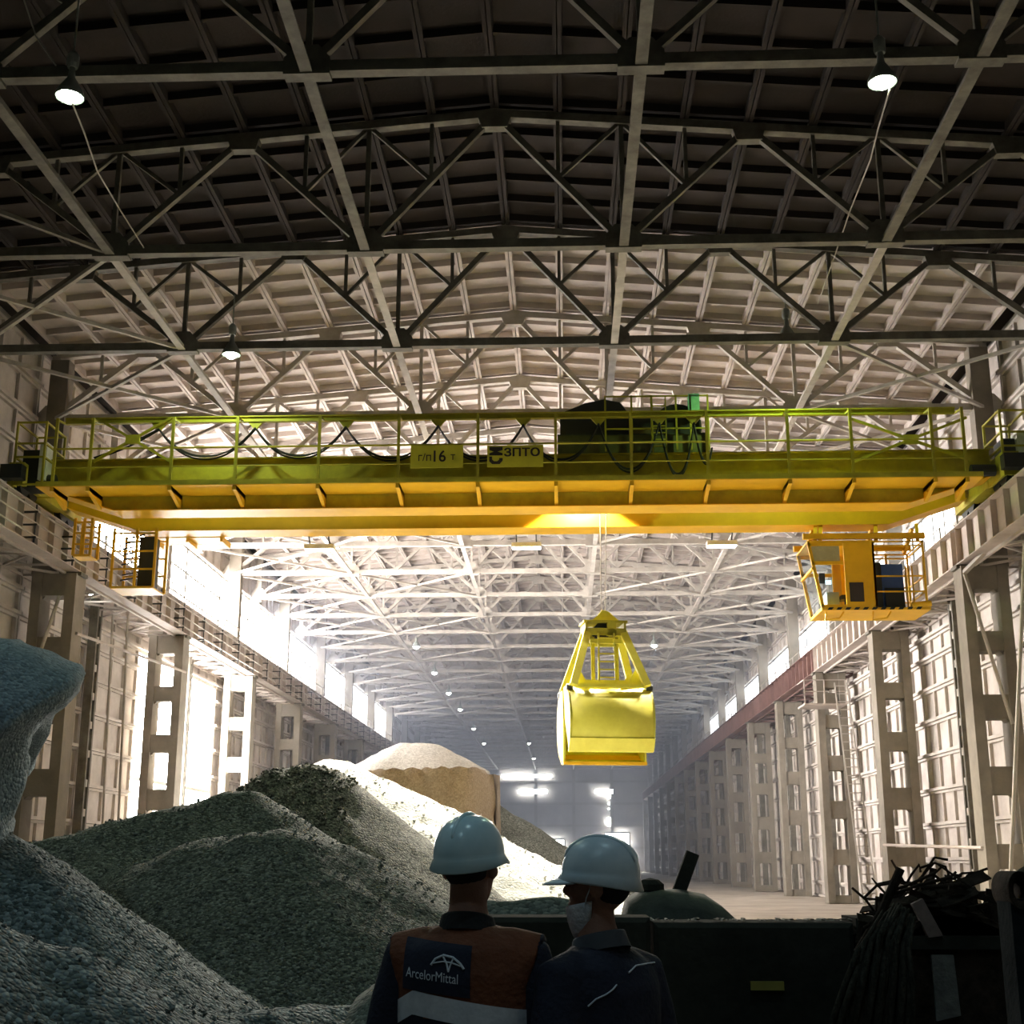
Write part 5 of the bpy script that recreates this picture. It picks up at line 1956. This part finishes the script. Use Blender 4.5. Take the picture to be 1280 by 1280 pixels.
MB().bx(-hw - 0.03, hw + 0.03, -0.54, -0.46, bz - 0.06, bz + 0.01).build('rim', M['tank'], bn)
xp0, xp1 = at(1162, 1200, DS).x - bn.location.x, at(1192, 1200, DS).x - bn.location.x
MB().quadbox([(xp0, -0.56, at(1165, 1275, DS).z), (xp1, -0.56, at(1190, 1268, DS).z), (xp1, -0.54, at(1190, 1268, DS).z), (xp0, -0.54, at(1165, 1275, DS).z),
              (xp0, -0.545, bz - 0.09), (xp1 - 0.01, -0.545, bz - 0.09), (xp1 - 0.01, -0.525, bz - 0.09), (xp0, -0.525, bz - 0.09)]).build('hanging_plate', pm('grey_scaly_plate', (0.07, 0.07, 0.065), (0.17, 0.17, 0.155), 12.0, 0.7, 0.4, 40), bn)

rnd = random.Random(5)
cx_ = (bx0 + bx1) / 2


def mound_h(x):
    t = (x - cx_) / (hw + 0.05)
    return bz + 0.30 * max(0.0, 1 - abs(t + 0.05) ** 1.8)


core = heap('scrap_core', [[(bx0 + 0.12, DS + 0.35, bz + 0.16), (cx_ - 0.1, DS + 0.35, bz + 0.26), (bx1 - 0.15, DS + 0.35, bz + 0.10)]], 0.55, (bx0 + 0.04, bx1 - 0.04), (DS + 0.05, DS + 0.95), 0.03, M['rust'],
            'dense dark core of small scrap heaped in the bin', 31, 0.06, 0.06, 0.3)
core['category'] = 'scrap'
core['group'] = 'scrap in the bin'
adj = ['thick', 'thin', 'bent', 'flat']
for k in range(70):
    x = rnd.uniform(bx0 - 0.05, bx1 - 0.1)
    y = DS + rnd.uniform(-0.05, 0.75)
    z = mound_h(x) - rnd.uniform(-0.02, 0.12)
    L = rnd.uniform(0.12, 0.42)
    ang = rnd.gauss(0.15, 0.55)
    yaw = rnd.uniform(-0.7, 0.7)
    d = Vector((math.cos(ang) * math.cos(yaw), math.cos(ang) * math.sin(yaw), math.sin(ang))) * L
    p = Vector((x, y, z))
    kind = k % 4
    m = MB()
    if kind == 0:
        m.beam(p - d * 0.5, p + d * 0.5, 0.035, 0.03)
    elif kind == 1:
        m.tube([p - d * 0.6, p + d * 0.6], 0.007, 6)
    elif kind == 2:
        q = Vector((rnd.uniform(-0.1, 0.1), 0, rnd.uniform(0.02, 0.12)))
        m.tube([p - d * 0.7, p - d * 0.3 + q * 0.8, p + d * 0.1 + q, p + d * 0.5 + q * 0.3], 0.008, 6)
    else:
        m.beam(p - d * 0.4, p + d * 0.4, 0.09, 0.008, (0.2, -0.5, 1))
    o = m.build('scrap_bar', M['rust'])
    u_ = (x - bx0) / (bx1 - bx0)
    tag(o, '%s dark scrap piece %s of the bin, %s' % (adj[kind], 'at the left side' if u_ < 0.4 else ('at the right side' if u_ > 0.68 else 'in the middle'), 'in front' if y < DS + 0.2 else ('at the back' if y > DS + 0.5 else 'half way back')), 'scrap', 'scrap in the bin')
# the longest bars, told apart
for pts, r, lab in (([(1098, 1150), (1112, 1118), (1126, 1086)], 0.026, 'stout dark bar sticking up steeply at the left of the scrap'),
                    ([(1070, 1190), (1100, 1140), (1124, 1100)], 0.016, 'long dark bar slanting down the left side of the scrap'),
                    ([(1120, 1112), (1150, 1100), (1166, 1092), (1180, 1104)], 0.009, 'thin arched rod above the scrap'),
                    ([(1105, 1122), (1150, 1106), (1190, 1096)], 0.010, 'thin straight rod slanting up over the scrap'),
                    ([(1150, 1110), (1200, 1106), (1236, 1124)], 0.014, 'dark bar along the crest of the scrap'),
                    ([(1080, 1160), (1120, 1132), (1170, 1126)], 0.010, 'thin rod crossing the lower left of the scrap')):
    o = MB().tube([at(px, py, DS + 0.05) for px, py in pts], r, 7).build('scrap_bar', M['rust'])
    tag(o, lab, 'scrap', 'scrap in the bin')
a = at(1140, 1130, DS - 0.05)
b = at(1172, 1172, DS - 0.05)
m = MB().quadbox([(a.x, DS - 0.06, a.z), (a.x + 0.06, DS - 0.06, a.z + 0.03), (a.x + 0.06, DS - 0.01, a.z + 0.03), (a.x, DS - 0.01, a.z),
                  (b.x - 0.05, DS - 0.06, b.z), (b.x + 0.03, DS - 0.06, b.z + 0.01), (b.x + 0.03, DS - 0.01, b.z + 0.01), (b.x - 0.05, DS - 0.01, b.z)])
o = m.build('bent_plate', pm('pinkish_bent_plate', (0.12, 0.085, 0.075), (0.24, 0.18, 0.16), 9.0, 0.8))
tag(o, 'pale pinkish bent plate lodged at the front of the scrap', 'plate', 'scrap in the bin')

# bundle of matted fibre strands hanging over the bin's left side
bd = empty('hanging_strands', (at(1090, 1280, 7.45).x, 7.45, 0))
tag(bd, 'matted bundle of dark strands hanging over the left side of the bin', 'strands')
rnd = random.Random(9)
for k in range(44):
    t = k / 43
    tx = 1100 + 46 * t + rnd.uniform(-4, 4)
    ty = 1150 - 18 * math.sin(math.pi * t) + rnd.uniform(-4, 6)
    fx = 1040 + 95 * t + rnd.uniform(-6, 6)
    p0 = at(tx, ty, 7.5 + rnd.uniform(-0.05, 0.05))
    p1 = at(tx * 0.65 + fx * 0.35 - 6, ty + 40, 7.38 + rnd.uniform(-0.05, 0.05))
    p2 = at(tx * 0.3 + fx * 0.7, ty + 85, 7.36 + rnd.uniform(-0.06, 0.06))
    p3 = at(fx, 1290, 7.4)
    p4 = Vector((p3.x - 0.05, 7.42, 0.06 + 0.3 * rnd.random()))
    m = MB().tube([p0, p1, p2, p3, p4], [0.006, 0.014, 0.018, 0.018, 0.010], 6)
    m.v = [(v[0] - bd.location.x, v[1] - bd.location.y, v[2]) for v in m.v]
    m.build('strand', M['sack'], bd, True)

# heavy post with a pipe socket at the right edge
DP = 5.2
a = at(1258, 1112, DP)
hp = empty('socket_post', (a.x + 0.07, DP, GROUND))
tag(hp, 'heavy dark post with an open pipe socket at the right edge', 'post')
MB().bx(-0.085, 0.0, -0.08, 0.08, 0, a.z - GROUND - 0.03).build('grey_flange', pm('blue_grey_steel', (0.012, 0.016, 0.018), (0.035, 0.043, 0.047), 5, 0.6, 0.3, 40), hp)
MB().bx(0.0, 0.16, -0.08, 0.10, 0, a.z - GROUND - 0.02).build('olive_flange', pm('olive_steel', (0.035, 0.038, 0.012), (0.10, 0.10, 0.035), 5, 0.7, 0.3, 40), hp)
m = MB()
n = 24
cz = a.z - GROUND
for r0, r1 in ((0.045, 0.026),):
    rg = []
    for yy, r in ((-0.10, r0), (0.10, r0), (0.10, r1), (-0.10, r1)):
        rg.append([(-0.05 + r * math.cos(2 * math.pi * j / n) + 0.0, yy, cz + 1.5 * r * math.sin(2 * math.pi * j / n)) for j in range(n)])
    rg.append(rg[0])
    m.ring_loft(rg, False)
m.build('pipe_socket', M['rust'], hp, True)
MB().ell((0.04, 0.02, cz + 0.03), 0.07, 0.09, 0.06, 12, 8).build('top_lug', M['tank'], hp, True)

# ================================================================== THINGS ALONG THE WALLS
# leaning pole and brace near the first right column
a, b = at(1252, 1095, 34.0), at(1281, 680, 34.0)
o = MB().tube([(a.x, 34.0, 0.0), b], 0.055, 8).build('leaning_pole', M['beam_pale'])
tag(o, 'long pale pole leaning by the first right column past the crane', 'pole')
a, b = at(1266, 905, 39.4), at(1206, 718, 39.6)
o = MB().tube([a, b], 0.06, 8).build('column_brace', M['steel'])
tag(o, 'diagonal pipe brace under the runway beam at the right edge', 'brace')
a, b = at(1281, 640, 36.0), at(1206, 715, 39.6)
o = MB().beam(a, b, 0.14, 0.10).build('runway_strut', M['steel'])
tag(o, 'straight strut rising to the right edge below the runway beam', 'brace')
o = MB().tube([(X(1, 13.57), 39.9, at(1220, 1060, 40.5).z), (X(1, 13.57), 52.0, at(1140, 1056, 51.6).z)], 0.05, 8).build('handrail_pipe', M['beam_pale'])
tag(o, 'low horizontal pipe between the first two right columns past the crane', 'pipe')
o = MB().tube([(X(-1, 13.57), 40.0, 8.75), (X(-1, 13.57), 52.1, 9.2)], 0.05, 8).build('handrail_pipe', M['beam_pale'])
tag(o, 'high pipe between the first two left columns past the crane', 'pipe')
a, b = at(48, 822, 39.5), at(82, 722, 39.9)
o = MB().tube([a, b], 0.06, 8).build('column_brace', M['steel'])
tag(o, 'diagonal pipe brace beside the left column above the caked mass', 'brace')
for px, lab in ((141, 'left'), (160, 'right')):
    a, b = at(px, 905, 46.5), at(px, 768, 46.5)
    o = MB().tube([(a.x, 46.5, 0), b], 0.045, 7).build('conduit', M['steel'])
    tag(o, '%s of two vertical conduits on the left wall before the gateway' % lab, 'pipe', 'conduits on the left wall')

# small bright lamp under the left runway beam
p = at(116, 742, 44.0)
o = empty('wall_lamp', tuple(p))
tag(o, 'small glaring lamp under the left runway beam beside the access cage', 'lamp')
MB().ell((0, 0, 0), 0.14, 0.14, 0.11, 12, 8).build('bulb', M['bulb_far'], o, True)
MB().lathe([(0.18, 0.04), (0.12, 0.12), (0.05, 0.16)], 12).build('lamp_shade', M['shade'], o, True)
MB().tube([(0, 0, 0.15), (0, 0, 10.63 - p.z)], 0.02, 6).build('rod', M['shade'], o)

# ladder with a small platform on the right wall
pl_ = empty('wall_platform', (at(1030, 880, 62).x, 62.6, at(1030, 880, 62).z))
tag(pl_, 'small railed platform high on the third right column', 'platform')
MB().bx(-0.95, 1.0, -0.9, 0.9, -0.08, 0.0).build('deck', M['beam_pale'], pl_)
for x in (-0.92, 0.0, 0.97):
    MB().bx(x - 0.025, x + 0.025, -0.9, -0.85, 0, 1.1).build('post', M['beam_pale'], pl_)
for z in (0.55, 1.08):
    MB().bx(-0.95, 1.0, -0.9, -0.86, z - 0.02, z + 0.02).build('rail', M['beam_pale'], pl_)
MB().bx(-0.95, -0.91, -0.9, 0.9, 1.06, 1.1).build('rail', M['beam_pale'], pl_)
MB().bx(0.2, 0.75, 0.1, 0.5, 0, 0.6).build('box', M['column'], pl_)
a = at(1089, 1134, 57.0)
b = Vector((pl_.location.x + 0.7, 61.4, pl_.location.z + 0.9))
lad = empty('tall_ladder', (a.x, 57.0, 0))
tag(lad, 'tall steel ladder leaning from the floor to the wall platform', 'ladder')
a0 = Vector((a.x, 57.0, 0.0))
dv = b - a0
for s in (-1, 1):
    MB().beam((s * 0.28, 0, 0), (s * 0.28 + dv.x, dv.y, dv.z), 0.06, 0.06).build('stile', M['steel'], lad)
nr = 26
rg = MB().bx(-0.28, 0.28, -0.02, 0.02, -0.02, 0.02).mesh('rung', M['steel'])
for k in range(nr):
    t = (k + 0.6) / nr
    link('rung', rg, lad, tuple(dv * t))

# dusty surfaces without gloss
for nm in ('blue_grey_steel', 'olive_steel', 'dark_rusty_scrap', 'grimy_dark_concrete', 'grimy_hanging_fibre'):
    mt_ = bpy.data.materials.get(nm)
    if mt_:
        mt_.node_tree.nodes['Principled BSDF'].inputs['Specular IOR Level'].default_value = 0.04
        mt_.node_tree.nodes['Principled BSDF'].inputs['Roughness'].default_value = 1.0
# ================================================================== DUST HAZE
if HAZE > 0:
    m = bpy.data.materials.new('dust_haze')
    m.use_nodes = True
    nt = m.node_tree
    nt.nodes.remove(nt.nodes['Principled BSDF'])
    vs = nt.nodes.new('ShaderNodeVolumeScatter')
    vs.inputs['Color'].default_value = (0.74, 0.82, 1.0, 1)
    vs.inputs['Density'].default_value = HAZE
    vs.inputs['Anisotropy'].default_value = 0.3
    nt.links.new(vs.outputs[0], nt.nodes['Material Output'].inputs['Volume'])
    o = MB().bx(X(-1, 15.3), X(1, 15.3), 64, Y_END - 1.0, 0.3, 18.0).build('dust_haze', m)
    tag(o, 'bluish dust haze filling the far half of the hall', 'haze', None, 'stuff')
